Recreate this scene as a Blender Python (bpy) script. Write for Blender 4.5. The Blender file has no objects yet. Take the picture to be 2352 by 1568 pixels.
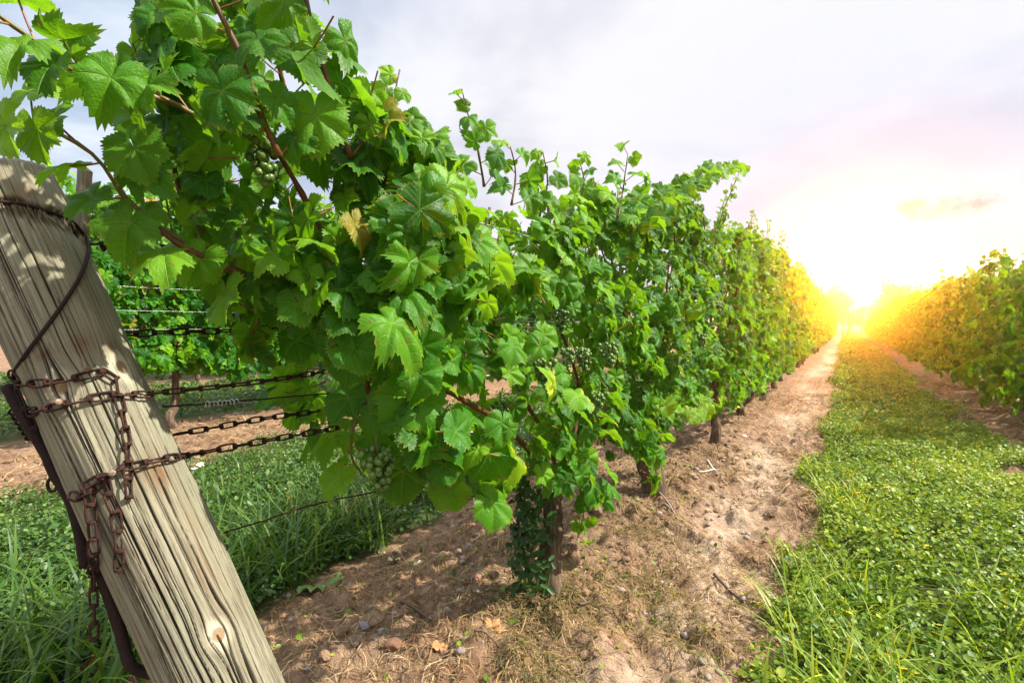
import bpy, math, random
import numpy as np
rng = np.random.default_rng(11)
random.seed(5)
PI = math.pi
scn = bpy.context.scene
col = scn.collection

# ------------------------------------------------------------------ camera
F_PX, YAW, PITCH, CAM = 512.0, math.radians(33.1), math.radians(1.857), np.array([0, 0, 1.0])
RT = np.array([math.cos(YAW), math.sin(YAW), 0.0])
F0 = np.array([-math.sin(YAW), math.cos(YAW), 0.0])
FW = F0 * math.cos(PITCH) - np.array([0, 0, math.sin(PITCH)])
UPV = np.array([0, 0, math.cos(PITCH)]) + F0 * math.sin(PITCH)
SC = 1024 / 2352.0
cd = bpy.data.cameras.new('camera')
cam = bpy.data.objects.new('camera', cd); col.objects.link(cam)
cam.location = CAM
cam.rotation_euler = (PI / 2 - PITCH, 0, YAW)
cd.sensor_width = 36; cd.lens = 18.0
cd.clip_start = 0.02; cd.clip_end = 3000
scn.camera = cam

def ray(x, y):                      # measured photo position -> direction
    return FW + RT * ((x * SC - 512) / F_PX) + UPV * ((341 - y * SC) / F_PX)
def onx(x, y, X):
    d = ray(x, y); return CAM + d * (X / d[0])
def onz(x, y, Zv=0.0):
    d = ray(x, y); return CAM + d * ((Zv - 1) / d[2])
def atd(x, y, z):
    return CAM + ray(x, y) * z

# ------------------------------------------------------------------ noise
def _h(ix, iy, iz, seed):
    n = (ix * 374761393 + iy * 668265263 + iz * 2147483647 + seed * 974711) & 0xFFFFFFFF
    n = ((n ^ (n >> 13)) * 1274126177) & 0xFFFFFFFF
    n = n ^ (n >> 16)
    return (n & 0xFFFFFF) / float(0xFFFFFF)
def vnoise(x, y, z=None, seed=0):
    x = np.asarray(x, float); y = np.asarray(y, float)
    z = np.zeros_like(x) if z is None else np.asarray(z, float)
    xi, yi, zi = np.floor(x).astype(np.int64), np.floor(y).astype(np.int64), np.floor(z).astype(np.int64)
    fx, fy, fz = x - xi, y - yi, z - zi
    fx = fx * fx * (3 - 2 * fx); fy = fy * fy * (3 - 2 * fy); fz = fz * fz * (3 - 2 * fz)
    r = 0
    for dx in (0, 1):
        wx = fx if dx else 1 - fx
        for dy in (0, 1):
            wy = fy if dy else 1 - fy
            for dz in (0, 1):
                wz = fz if dz else 1 - fz
                r = r + wx * wy * wz * _h(xi + dx, yi + dy, zi + dz, seed)
    return r
def fbm(x, y, z=None, oct=4, seed=0):
    r, a, t = 0, 1.0, 0
    for o in range(oct):
        r = r + a * vnoise(x * 2 ** o, y * 2 ** o, None if z is None else z * 2 ** o, seed + o); t += a; a *= .5
    return r / t
def sstep(a, b, x):
    t = np.clip((np.asarray(x, float) - a) / (b - a), 0, 1); return t * t * (3 - 2 * t)
def nrm(v):
    v = np.asarray(v, float); return v / np.maximum(np.linalg.norm(v, axis=-1, keepdims=True), 1e-9)

# ------------------------------------------------------------------ mesh helpers
class MB:
    """collects vertices, faces, material slots and per-vertex attributes of ONE mesh"""
    def __init__(s): s.V = []; s.F = []; s.n = 0; s.A = {}; s.M = []
    def add(s, V, F, mat=0, **att):
        V = np.asarray(V, float).reshape(-1, 3); F = np.asarray(F, int)
        s.V.append(V); s.F.append(F + s.n); s.M.append(np.full(len(F), mat))
        for k, v in att.items(): s.A.setdefault(k, []).append((s.n, np.asarray(v, float)))
        s.n += len(V)
        return s
    def build(s, name, mats, parent=None, smooth=True):
        me = bpy.data.meshes.new(name)
        V = np.concatenate(s.V)
        me.vertices.add(len(V)); me.vertices.foreach_set('co', V.ravel())
        li = np.concatenate([f.ravel() for f in s.F]); ct = np.concatenate([np.full(len(f), f.shape[1]) for f in s.F])
        me.loops.add(len(li)); me.loops.foreach_set('vertex_index', li.astype(np.int32))
        st = np.concatenate([[0], np.cumsum(ct)[:-1]])
        me.polygons.add(len(ct)); me.polygons.foreach_set('loop_start', st.astype(np.int32))
        try: me.polygons.foreach_set('loop_total', ct.astype(np.int32))
        except Exception: pass
        me.polygons.foreach_set('material_index', np.concatenate(s.M).astype(np.int32))
        me.polygons.foreach_set('use_smooth', np.full(len(ct), smooth))
        for m in (mats if isinstance(mats, (list, tuple)) else [mats]): me.materials.append(m)
        for k, lst in s.A.items():
            vec = lst[0][1].ndim == 2
            at = me.attributes.new(k, 'FLOAT_VECTOR' if vec else 'FLOAT', 'POINT')
            buf = np.zeros((len(V), 3)) if vec else np.zeros(len(V))
            for o, v in lst: buf[o:o + len(v)] = v
            at.data.foreach_set('vector' if vec else 'value', buf.ravel())
        me.update(calc_edges=True); me.validate()
        ob = bpy.data.objects.new(name, me); col.objects.link(ob)
        if parent is not None: ob.parent = parent
        return ob

def tag(o, label=None, cat=None, group=None, kind=None):
    if label: o['label'] = label
    if cat: o['category'] = cat
    if group: o['group'] = group
    if kind: o['kind'] = kind
    return o
def thing(name, label, cat, loc=(0, 0, 0), group=None, rz=0.0):
    o = bpy.data.objects.new(name, None); col.objects.link(o)
    o.location = loc; o.rotation_euler = (0, 0, rz); o.empty_display_size = .1
    return tag(o, label, cat, group)
def setloc(o, p):                   # give a mesh thing its own base point
    me = o.data; p = np.asarray(p, float)
    co = np.empty(len(me.vertices) * 3); me.vertices.foreach_get('co', co)
    me.vertices.foreach_set('co', (co.reshape(-1, 3) - p).ravel()); me.update(); o.location = p
    return o
def copy_tree(o, parent=None):
    c = o.copy(); col.objects.link(c)
    if parent is not None: c.parent = parent
    for ch in o.children: copy_tree(ch, c)
    return c

def spline(P, n):
    P = np.asarray(P, float)
    if len(P) == 2: return P[0] + (P[1] - P[0]) * np.linspace(0, 1, n)[:, None]
    Q = np.vstack([2 * P[0] - P[1], P, 2 * P[-1] - P[-2]])
    t = np.linspace(0, len(P) - 1 - 1e-6, n); i = t.astype(int); f = (t - i)[:, None]
    a, b, c, d = Q[i], Q[i + 1], Q[i + 2], Q[i + 3]
    return .5 * (2 * b + (c - a) * f + (2 * a - 5 * b + 4 * c - d) * f * f + (3 * b - a - 3 * c + d) * f ** 3)
def resample(P, step):
    P = np.asarray(P); L = np.concatenate([[0], np.cumsum(np.linalg.norm(np.diff(P, axis=0), axis=1))])
    n = max(2, int(round(L[-1] / step)) + 1); s = np.linspace(0, L[-1], n)
    return np.stack([np.interp(s, L, P[:, k]) for k in range(3)], 1)
def frames(P):
    T = nrm(np.gradient(P, axis=0)); n = np.cross(T[0], [0, 0, 1.0])
    if np.linalg.norm(n) < .1: n = np.cross(T[0], [1.0, 0, 0])
    N = [nrm(n)]
    for k in range(1, len(P)):
        v = N[-1] - T[k] * np.dot(N[-1], T[k]); N.append(nrm(v))
    N = np.array(N); return T, N, np.cross(T, N)
def tube(mb, P, r, sides=8, mat=0, cap=True, wob=0.0, **att):
    P = np.asarray(P, float); n = len(P); r = np.broadcast_to(np.asarray(r, float), (n,))
    T, N, B = frames(P); a = np.arange(sides) / sides * 2 * PI
    rr = r[:, None] * (1 + wob * (rng.random((n, sides)) - .5))
    V = P[:, None] + rr[..., None] * (np.cos(a)[None, :, None] * N[:, None] + np.sin(a)[None, :, None] * B[:, None])
    V = V.reshape(-1, 3)
    i, j = np.meshgrid(np.arange(n - 1), np.arange(sides), indexing='ij'); j2 = (j + 1) % sides
    Fq = np.stack([i * sides + j, i * sides + j2, (i + 1) * sides + j2, (i + 1) * sides + j], -1).reshape(-1, 4)
    at = {k: np.full(len(V), v) for k, v in att.items()}
    o = mb.n
    mb.add(V, Fq, mat, **at)
    if cap:
        for e, ring in ((0, np.arange(sides)[::-1]), (n - 1, np.arange(sides))):
            mb.F.append((o + e * sides + ring)[None]); mb.M.append(np.array([mat]))
    return mb

# ------------------------------------------------------------------ node helpers
class NT:
    def __init__(s, name):
        s.m = bpy.data.materials.new(name); s.m.use_nodes = True; s.t = s.m.node_tree; s.t.nodes.clear()
        s.out = s.t.nodes.new('ShaderNodeOutputMaterial')
    def n(s, typ, **kw):
        nd = s.t.nodes.new('ShaderNode' + typ)
        for k, v in kw.items(): setattr(nd, k, v)
        return nd
    def put(s, sock, v):
        if hasattr(v, 'is_linked') or hasattr(v, 'links'): s.t.links.new(v, sock)
        elif v is not None:
            if isinstance(v, (tuple, list)) and len(v) == 3 and sock.type == 'RGBA': v = (*v, 1)
            sock.default_value = v
    def M(s, op, a, b=None, c=None, clamp=False):
        nd = s.n('Math', operation=op, use_clamp=clamp)
        for i, v in enumerate((a, b, c)):
            if v is not None: s.put(nd.inputs[i], v)
        return nd.outputs[0]
    def mix(s, f, a, b, blend='MIX'):
        nd = s.n('Mix', data_type='RGBA', blend_type=blend)
        s.put(nd.inputs['Factor'], f); s.put(nd.inputs[6], a); s.put(nd.inputs[7], b)
        return nd.outputs[2]
    def attr(s, name, out='Fac'):
        return s.n('Attribute', attribute_name=name).outputs[out]
    def noise(s, vec, scale, detail=4, rough=.55, out='Fac', dist=0):
        nd = s.n('TexNoise'); nd.inputs['Scale'].default_value = scale; nd.inputs['Detail'].default_value = detail
        nd.inputs['Roughness'].default_value = rough; nd.inputs['Distortion'].default_value = dist
        if vec is not None: s.put(nd.inputs['Vector'], vec)
        return nd.outputs[out]
    def ramp(s, f, pts):
        nd = s.n('ValToRGB'); cr = nd.color_ramp
        while len(cr.elements) < len(pts): cr.elements.new(.5)
        for e, (p, c) in zip(cr.elements, pts): e.position = p; e.color = (*c, 1) if len(c) == 3 else c
        s.put(nd.inputs[0], f); return nd.outputs[0]
    def mr(s, v, a, b, c=0.0, d=1.0, smooth=False):
        nd = s.n('MapRange'); nd.interpolation_type = 'SMOOTHSTEP' if smooth else 'LINEAR'
        for i, q in enumerate((v, a, b, c, d)): s.put(nd.inputs[i], q)
        return nd.outputs[0]
    def vmul(s, v, k):
        nd = s.n('VectorMath', operation='MULTIPLY'); s.put(nd.inputs[0], v); nd.inputs[1].default_value = k; return nd.outputs[0]
    def obj(s): return s.n('TexCoord').outputs['Object']
    def pos(s): return s.n('NewGeometry').outputs['Position']
    def bump(s, h, strength, dist):
        nd = s.n('Bump'); nd.inputs['Strength'].default_value = strength; nd.inputs['Distance'].default_value = dist
        s.put(nd.inputs['Height'], h); return nd.outputs[0]
    def bsdf(s, color, rough=.6, spec=.5, normal=None, metal=0.0):
        nd = s.n('BsdfPrincipled'); s.put(nd.inputs['Base Color'], color); s.put(nd.inputs['Roughness'], rough)
        s.put(nd.inputs['Specular IOR Level'], spec); s.put(nd.inputs['Metallic'], metal)
        if normal is not None: s.put(nd.inputs['Normal'], normal)
        return nd.outputs[0]
    def done(s, sh):
        s.t.links.new(sh, s.out.inputs[0]); return s.m

# ------------------------------------------------------------------ materials
def leaf_material(name, veins=True):
    t = NT(name)
    rnd, age = t.attr('rnd'), t.attr('age')
    c = t.ramp(rnd, [(0, (.008, .066, .003)), (.45, (.021, .122, .004)), (.8, (.058, .200, .005)), (1, (.14, .31, .006))])
    c = t.mix(age, c, (.21, .40, .012))
    c = t.mix(t.mr(rnd, 1.2, 1.6), c, (.30, .22, .035))
    height = None
    if veins:
        sx = t.n('SeparateXYZ'); t.t.links.new(t.attr('lp', 'Vector'), sx.inputs[0])
        lx = t.M('ABSOLUTE', sx.outputs[0]); ly = sx.outputs[1]
        A, B = [], []
        for th in (0, 54, 112):
            s_, c_ = math.sin(math.radians(th)), math.cos(math.radians(th))
            a = t.M('ADD', t.M('MULTIPLY', lx, s_), t.M('MULTIPLY', ly, c_))
            b = t.M('ABSOLUTE', t.M('SUBTRACT', t.M('MULTIPLY', lx, c_), t.M('MULTIPLY', ly, s_)))
            b = t.M('ADD', b, t.M('MULTIPLY', t.M('LESS_THAN', a, 0), 5.0))
            A.append(a); B.append(b)
        m01 = t.M('LESS_THAN', B[0], B[1])
        def sel(m, x, y): return t.M('ADD', t.M('MULTIPLY', m, x), t.M('MULTIPLY', t.M('SUBTRACT', 1.0, m), y))
        b1, a1 = t.M('MINIMUM', B[0], B[1]), sel(m01, A[0], A[1])
        m2 = t.M('LESS_THAN', b1, B[2])
        b, a = t.M('MINIMUM', b1, B[2]), sel(m2, a1, A[2])
        wv = t.mr(a, 0, 1, .030, .010)
        main = t.M('SUBTRACT', 1.0, t.M('SMOOTH_MIN', t.M('DIVIDE', b, wv), 1.0, .3), clamp=True)
        ph = t.M('MULTIPLY', t.M('SUBTRACT', a, t.M('MULTIPLY', b, .95)), 6.5)
        fr = t.M('ABSOLUTE', t.M('SUBTRACT', t.M('FRACT', ph), .5))
        sec = t.M('MULTIPLY', t.mr(fr, .03, .09, 1, 0), t.mr(b, 0, .5, .75, .15))
        vein = t.M('MAXIMUM', main, t.M('MULTIPLY', sec, .55), clamp=True)
        blot = t.noise(t.attr('lp', 'Vector'), 3.0, 3)
        c = t.mix(t.mr(blot, .35, .75, 0, .45), c, (.055, .17, .008))
        c = t.mix(t.M('MULTIPLY', vein, .60), c, (.22, .36, .05))
        edge = t.attr('edge')
        c = t.mix(t.M('MULTIPLY', t.mr(edge, .90, 1.0, 0, .8), t.mr(blot, .45, .7, 0, 1)), c, (.27, .25, .04))
        spot = t.noise(t.pos(), 55, 2)
        c = t.mix(t.mr(spot, .69, .73, 0, .85), c, (.20, .11, .04))
        vo = t.n('TexVoronoi'); vo.inputs['Scale'].default_value = 13; t.t.links.new(t.attr('lp', 'Vector'), vo.inputs['Vector'])
        height = t.M('SUBTRACT', t.M('MULTIPLY', t.M('SUBTRACT', 1.0, vo.outputs['Distance']), .45), t.M('MULTIPLY', vein, .9))
    bf = t.n('NewGeometry').outputs['Backfacing']
    top = c
    under = t.mix(.5, c, (.11, .24, .03))
    cc = t.mix(bf, top, under)
    nb = t.bump(height, .5, .0028) if height is not None else None
    p = t.bsdf(cc, t.M('ADD', t.M('MULTIPLY', bf, .25), .46), .22, nb)
    tr = t.n('BsdfTranslucent'); t.put(tr.inputs[0], t.mix(.55, t.mix(1.0, cc, (2.6, 2.2, 1.0), 'MULTIPLY'), (.24, .50, .004)))
    if nb is not None: t.put(tr.inputs['Normal'], nb)
    ms = t.n('MixShader'); ms.inputs[0].default_value = .38
    t.t.links.new(p, ms.inputs[1]); t.t.links.new(tr.outputs[0], ms.inputs[2])
    return t.done(ms.outputs[0])

def plant_material(name, c0, c1, c2, rough=.45, trans=.25, spec=.45):
    t = NT(name)
    c = t.ramp(t.attr('rnd'), [(0, c0), (.5, c1), (1, c2)])
    p = t.bsdf(c, rough, spec)
    tr = t.n('BsdfTranslucent'); t.put(tr.inputs[0], t.mix(1.0, c, (2.2, 2.0, 1.2), 'MULTIPLY'))
    ms = t.n('MixShader'); ms.inputs[0].default_value = trans
    t.t.links.new(p, ms.inputs[1]); t.t.links.new(tr.outputs[0], ms.inputs[2])
    return t.done(ms.outputs[0])

LEAF = leaf_material('vine_leaf', True)
LEAF_FAR = leaf_material('vine_leaf_simple', False)
def bark_material():
    t = NT('bark'); o = t.pos()
    v = t.vmul(o, (60, 60, 9)); n1 = t.noise(v, 1, 5, .65)
    c = t.ramp(n1, [(.3, (.035, .022, .014)), (.55, (.13, .088, .058)), (.75, (.25, .19, .135))])
    return t.done(t.bsdf(c, .9, .15, t.bump(n1, .9, .012)))
BARK = bark_material()
def cane_material():
    t = NT('cane'); n1 = t.noise(t.pos(), 35, 4)
    rnd = t.attr('rnd')
    c = t.ramp(n1, [(.3, (.06, .022, .009)), (.6, (.125, .045, .016)), (.8, (.20, .09, .03))])
    c = t.mix(rnd, c, (.20, .26, .035))
    return t.done(t.bsdf(c, .5, .35, t.bump(n1, .4, .002)))
CANE = cane_material()
def petiole_material():
    t = NT('petiole'); n1 = t.noise(t.pos(), 60, 2)
    c = t.ramp(n1, [(.3, (.20, .03, .02)), (.7, (.22, .17, .03))])
    return t.done(t.bsdf(c, .45, .4))
PETIOLE = petiole_material()
def grape_material():
    t = NT('grape_skin'); rnd = t.attr('rnd')
    c = t.ramp(rnd, [(0, (.035, .085, .008)), (.6, (.075, .15, .016)), (1, (.13, .20, .03))])
    bl = t.noise(t.pos(), 160, 3)
    c = t.mix(t.mr(bl, .45, .75, 0, .3), c, (.20, .28, .13))
    nd = t.n('BsdfPrincipled'); t.put(nd.inputs['Base Color'], c); nd.inputs['Roughness'].default_value = .38
    nd.inputs['Subsurface Weight'].default_value = .25; nd.inputs['Subsurface Radius'].default_value = (.004, .006, .002); nd.inputs['Subsurface Scale'].default_value = 1.0
    return t.done(nd.outputs[0])
GRAPE = grape_material()
def rust_material(name, dark=0.0):
    t = NT(name); o = t.pos()
    n1, n2 = t.noise(o, 260, 5, .7), t.noise(o, 45, 3)
    c = t.ramp(n1, [(.25, (.010, .005, .004)), (.5, (.040, .014, .008)), (.72, (.12, .038, .014)), (.9, (.21, .09, .04))])
    c = t.mix(t.mr(n2, .35, .7, 0, .75), c, (.022, .011, .009))
    c = t.mix(dark, c, (.012, .009, .009))
    return t.done(t.bsdf(c, .82, .3, t.bump(n1, .9, .0012), .15))
RUST, RUST_DARK = rust_material('rust'), rust_material('dark_rust', .6)
def wire_material():
    t = NT('galvanised_wire'); n = t.noise(t.pos(), 120, 3)
    return t.done(t.bsdf(t.ramp(n, [(.3, (.30, .30, .30)), (.7, (.62, .62, .62))]), .38, .5, None, .7))
WIRE = wire_material()
def plain(name, c, rough=.6, spec=.4, var=.3, scale=40):
    t = NT(name); n = t.noise(t.pos(), scale, 4)
    cc = t.mix(t.mr(n, .3, .7, 0, 1), tuple(x * (1 - var) for x in c), tuple(min(1, x * (1 + var)) for x in c))
    return t.done(t.bsdf(cc, rough, spec, t.bump(n, .4, .003)))

def wood_material():
    t = NT('weathered_wood')
    gv = t.attr('gv', 'Vector'); crack, knot, stain = t.attr('crack'), t.attr('knot'), t.attr('stain')
    fine = t.noise(t.vmul(gv, (300, 7, 1)), 1, 4, .7)
    mid = t.noise(t.vmul(gv, (60, 4.5, 1)), 1, 5, .68)
    big = t.noise(t.vmul(gv, (14, 2.2, 1)), 1, 3)
    c = t.ramp(mid, [(.18, (.11, .085, .052)), (.34, (.19, .165, .108)), (.55, (.25, .232, .160)), (.82, (.345, .335, .25))])
    c = t.mix(t.mr(fine, .44, .66, 0, .78), c, (.070, .048, .026))
    c = t.mix(t.mr(t.noise(t.vmul(gv, (420, 26, 1)), 1, 3, .7), .60, .70, 0, .8), c, (.035, .024, .014))
    c = t.mix(t.mr(big, .42, .66, 0, .5), c, (.21, .215, .135))
    c = t.mix(stain, c, (.13, .062, .022))
    ring = t.M('ABSOLUTE', t.M('SUBTRACT', t.M('FRACT', t.M('MULTIPLY', t.attr('kd'), 5.0)), .5))
    kc = t.mix(t.mr(ring, .1, .4), (.13, .07, .03), (.36, .26, .15))
    c = t.mix(knot, c, kc)
    c = t.mix(t.attr('halo'), c, (.48, .42, .30))
    c = t.mix(crack, c, (.016, .011, .007))
    h = t.M('ADD', t.M('MULTIPLY', mid, .8), t.M('MULTIPLY', fine, .6))
    return t.done(t.bsdf(c, .82, .22, t.bump(h, .75, .004)))
WOOD = wood_material()

# ------------------------------------------------------------------ world: overcast sky with a low hot sun behind thin cloud
SUN_AZ, SUN_EL = math.radians(27), math.radians(46)       # azimuth from +X towards +Y
sun_dir = np.array([math.cos(SUN_EL) * math.cos(SUN_AZ), math.cos(SUN_EL) * math.sin(SUN_AZ), math.sin(SUN_EL)])
glow_dir = nrm(ray(1987, 622))
cloud_dir = nrm(ray(2160, 476))
w = bpy.data.worlds.new('World'); scn.world = w; w.use_nodes = True
class WT(NT):
    def __init__(s):
        s.t = w.node_tree; s.t.nodes.clear(); s.out = s.t.nodes.new('ShaderNodeOutputWorld')
t = WT()
D = t.n('TexCoord').outputs['Generated']
def dot(v):
    nd = t.n('VectorMath', operation='DOT_PRODUCT'); t.t.links.new(D, nd.inputs[0]); nd.inputs[1].default_value = tuple(v); return nd.outputs['Value']
sky = t.n('TexSky', sky_type='NISHITA'); sky.sun_disc = False; sky.sun_elevation = SUN_EL; sky.sun_rotation = PI / 2 - SUN_AZ
bg1 = t.n('Background'); t.t.links.new(sky.outputs[0], bg1.inputs[0]); bg1.inputs[1].default_value = .08
zz = dot((0, 0, 1)); right = dot(RT)
# clouds lie on a plane overhead: direction / height
inv = t.M('DIVIDE', 1.0, t.M('ADD', t.M('MAXIMUM', zz, 0.0), .16))
cv = t.n('VectorMath', operation='SCALE'); t.t.links.new(D, cv.inputs[0]); t.t.links.new(inv, cv.inputs['Scale'])
n1 = t.noise(cv.outputs[0], 1.1, 6, .55, dist=.4); n2 = t.noise(cv.outputs[0], .45, 3)
thick = t.mr(t.M('ADD', t.M('MULTIPLY', n1, .7), t.M('MULTIPLY', n2, .3)), .40, .58, 0, 1, True)
leftness = t.mr(right, -.62, .05, 1, 0, True)
dark = t.mix(leftness, (.345, .35, .40), (.19, .255, .355)); lite = t.mix(leftness, (.465, .462, .48), (.42, .46, .515))
cc = t.mix(thick, dark, lite)
# one small darker cloud above the right-hand row
du, dv = dot(RT / 1.0), zz
uu = t.M('DIVIDE', t.M('SUBTRACT', du, float(cloud_dir @ RT)), .050)
vv = t.M('DIVIDE', t.M('SUBTRACT', dv, float(cloud_dir[2])), .0155)
nn = t.noise(D, 34, 5, .6)
rr = t.M('ADD', t.M('ADD', t.M('MULTIPLY', uu, uu), t.M('MULTIPLY', vv, vv)), t.M('MULTIPLY', t.M('SUBTRACT', nn, .5), 4.2))
cl = t.mr(rr, 1.4, -.5, 0, .92, True)
band = t.M('MULTIPLY', t.mr(right, .42, .75, 0, 1, True), t.mr(zz, .17, .06, 0, 1, True))
bn = t.noise(t.vmul(D, (5, 5, 60)), 1, 4)
cc = t.mix(t.M('MULTIPLY', band, t.mr(bn, .45, .7, 0, .5)), cc, (.36, .37, .42))
g = dot(glow_dir)
ang = t.M('MULTIPLY', t.M('ARCCOSINE', t.M('MINIMUM', g, 1.0)), 180 / PI)
def gauss(sig): 
    q = t.M('DIVIDE', ang, sig); return t.M('EXPONENT', t.M('MULTIPLY', t.M('MULTIPLY', q, q), -1.0))
cc = t.mix(t.M('MULTIPLY', gauss(16.0), .9), cc, (.23, .32, .42))
zen = t.mr(zz, .48, .92, 1.0, 2.9, True)
bg2 = t.n('Background'); t.put(bg2.inputs[0], cc); t.put(bg2.inputs[1], t.M('MULTIPLY', zen, 1.0))
ms = t.n('MixShader'); ms.inputs[0].default_value = .93
t.t.links.new(bg1.outputs[0], ms.inputs[1]); t.t.links.new(bg2.outputs[0], ms.inputs[2])
core = t.n('Background'); core.inputs[0].default_value = (1, .34, .035, 1); t.put(core.inputs[1], t.M('MULTIPLY', gauss(1.15), 1800.0))
wide = t.n('Background'); wide.inputs[0].default_value = (.80, .95, 1.25, 1); t.put(wide.inputs[1], t.M('MULTIPLY', gauss(14.0), .04))
a1, a2 = t.n('AddShader'), t.n('AddShader')
t.t.links.new(core.outputs[0], a1.inputs[0]); t.t.links.new(wide.outputs[0], a1.inputs[1])
t.t.links.new(ms.outputs[0], a2.inputs[0]); t.t.links.new(a1.outputs[0], a2.inputs[1])
dk = t.n('Background'); dk.inputs[0].default_value = (.10, .115, .19, 1)
m3 = t.n('MixShader'); t.put(m3.inputs[0], cl); t.t.links.new(a2.outputs[0], m3.inputs[1]); t.t.links.new(dk.outputs[0], m3.inputs[2])
t.t.links.new(m3.outputs[0], t.out.inputs[0])
sl = bpy.data.lights.new('sun', 'SUN'); sl.energy = 5.0; sl.angle = math.radians(.8); sl.color = (1, .95, .86)
so = bpy.data.objects.new('sun', sl); col.objects.link(so); so.location = (10, 8, 30)
import mathutils
so.rotation_euler = mathutils.Vector(sun_dir).to_track_quat('Z', 'Y').to_euler()

# ------------------------------------------------------------------ ground
ROW, ROW_R, ROW_L = -0.92, 1.66, -5.4
GRASS = [(-.15, 1.04), (-4.05, -1.78), (-9.2, -5.95), (-14, -10.4), (3.0, 7.5)]
def grass_mask(x, y):
    e = (vnoise(x * 1.3, y * 1.3, seed=5) - .5) * .3 + (vnoise(x * 5, y * 5, seed=6) - .5) * .22
    m = np.zeros_like(np.asarray(x, float))
    for a, b in GRASS:
        m = np.maximum(m, sstep(a - .08, a + .08, x + e * .8) * (1 - sstep(b - .1, b + .1, x + e)))
    return m
def ground_z(x, y):
    x = np.asarray(x, float); y = np.asarray(y, float)
    near = 1 / (1 + (np.hypot(x, y) / 14) ** 2)
    z = (fbm(x * .9, y * .9, oct=3, seed=1) - .5) * .10
    for r in (ROW, ROW_R, ROW_L): z = z + .035 * np.exp(-((x - r) / .35) ** 2)
    soil = 1 - grass_mask(x, y)
    cl = fbm(x * 9, y * 9, oct=4, seed=3)
    z = z + near * soil * (np.maximum(cl - .47, 0) * .15 + (fbm(x * 28, y * 28, oct=4, seed=9) - .5) * .034)
    z = z - .012 * np.exp(-((x + .52) / .16) ** 2)
    return z - .02
def axis(lo, hi, d, far, g=1.13):
    a = list(np.arange(lo, hi, d)); s = d
    while a[-1] < far: s *= g; a.append(a[-1] + s)
    s = d; b = [lo]
    while b[-1] > -far: s *= g; b.append(b[-1] - s)
    return np.array(b[::-1][:-1] + a)
gx = axis(-3.0, 1.8, .012, 150); gy = axis(.35, 5.0, .012, 150, 1.09)
X, Y = np.meshgrid(gx, gy, indexing='ij')
Zg = ground_z(X, Y)
nx, ny = X.shape
i, j = np.meshgrid(np.arange(nx - 1), np.arange(ny - 1), indexing='ij')
Fg = np.stack([i * ny + j, (i + 1) * ny + j, (i + 1) * ny + j + 1, i * ny + j + 1], -1).reshape(-1, 4)
t = NT('soil'); o = t.pos()
n1, n2, n3, n4 = t.noise(o, 1.7, 5), t.noise(o, 22, 6, .65), t.noise(o, 130, 4, .7), t.noise(o, 6, 4)
c = t.ramp(n2, [(.28, (.065, .032, .016)), (.45, (.20, .115, .062)), (.62, (.35, .225, .135)), (.85, (.50, .37, .25))])
c = t.mix(t.mr(n1, .42, .68, 0, .5), c, (.37, .24, .15))
c = t.mix(t.mr(n4, .52, .72, 0, .45), c, (.115, .050, .025))
c = t.mix(t.mr(n3, .55, .75, 0, .5), c, (.42, .30, .195))
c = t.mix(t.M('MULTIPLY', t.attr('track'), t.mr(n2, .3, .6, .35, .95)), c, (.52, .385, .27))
gm = t.attr('grass')
c = t.mix(t.M('MULTIPLY', gm, .9), c, (.045, .075, .018))
hb = t.M('ADD', t.M('MULTIPLY', n2, 1.0), t.M('MULTIPLY', n3, .5))
SOIL = t.done(t.bsdf(c, .95, .12, t.bump(hb, .9, .03)))
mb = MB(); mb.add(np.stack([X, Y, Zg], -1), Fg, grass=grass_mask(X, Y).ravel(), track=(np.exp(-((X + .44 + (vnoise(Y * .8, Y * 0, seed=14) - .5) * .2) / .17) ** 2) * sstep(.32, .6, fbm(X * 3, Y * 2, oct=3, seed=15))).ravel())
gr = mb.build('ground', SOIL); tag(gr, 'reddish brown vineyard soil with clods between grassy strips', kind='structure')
def gz(x, y): return float(ground_z(np.array([x]), np.array([y]))[0])

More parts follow.
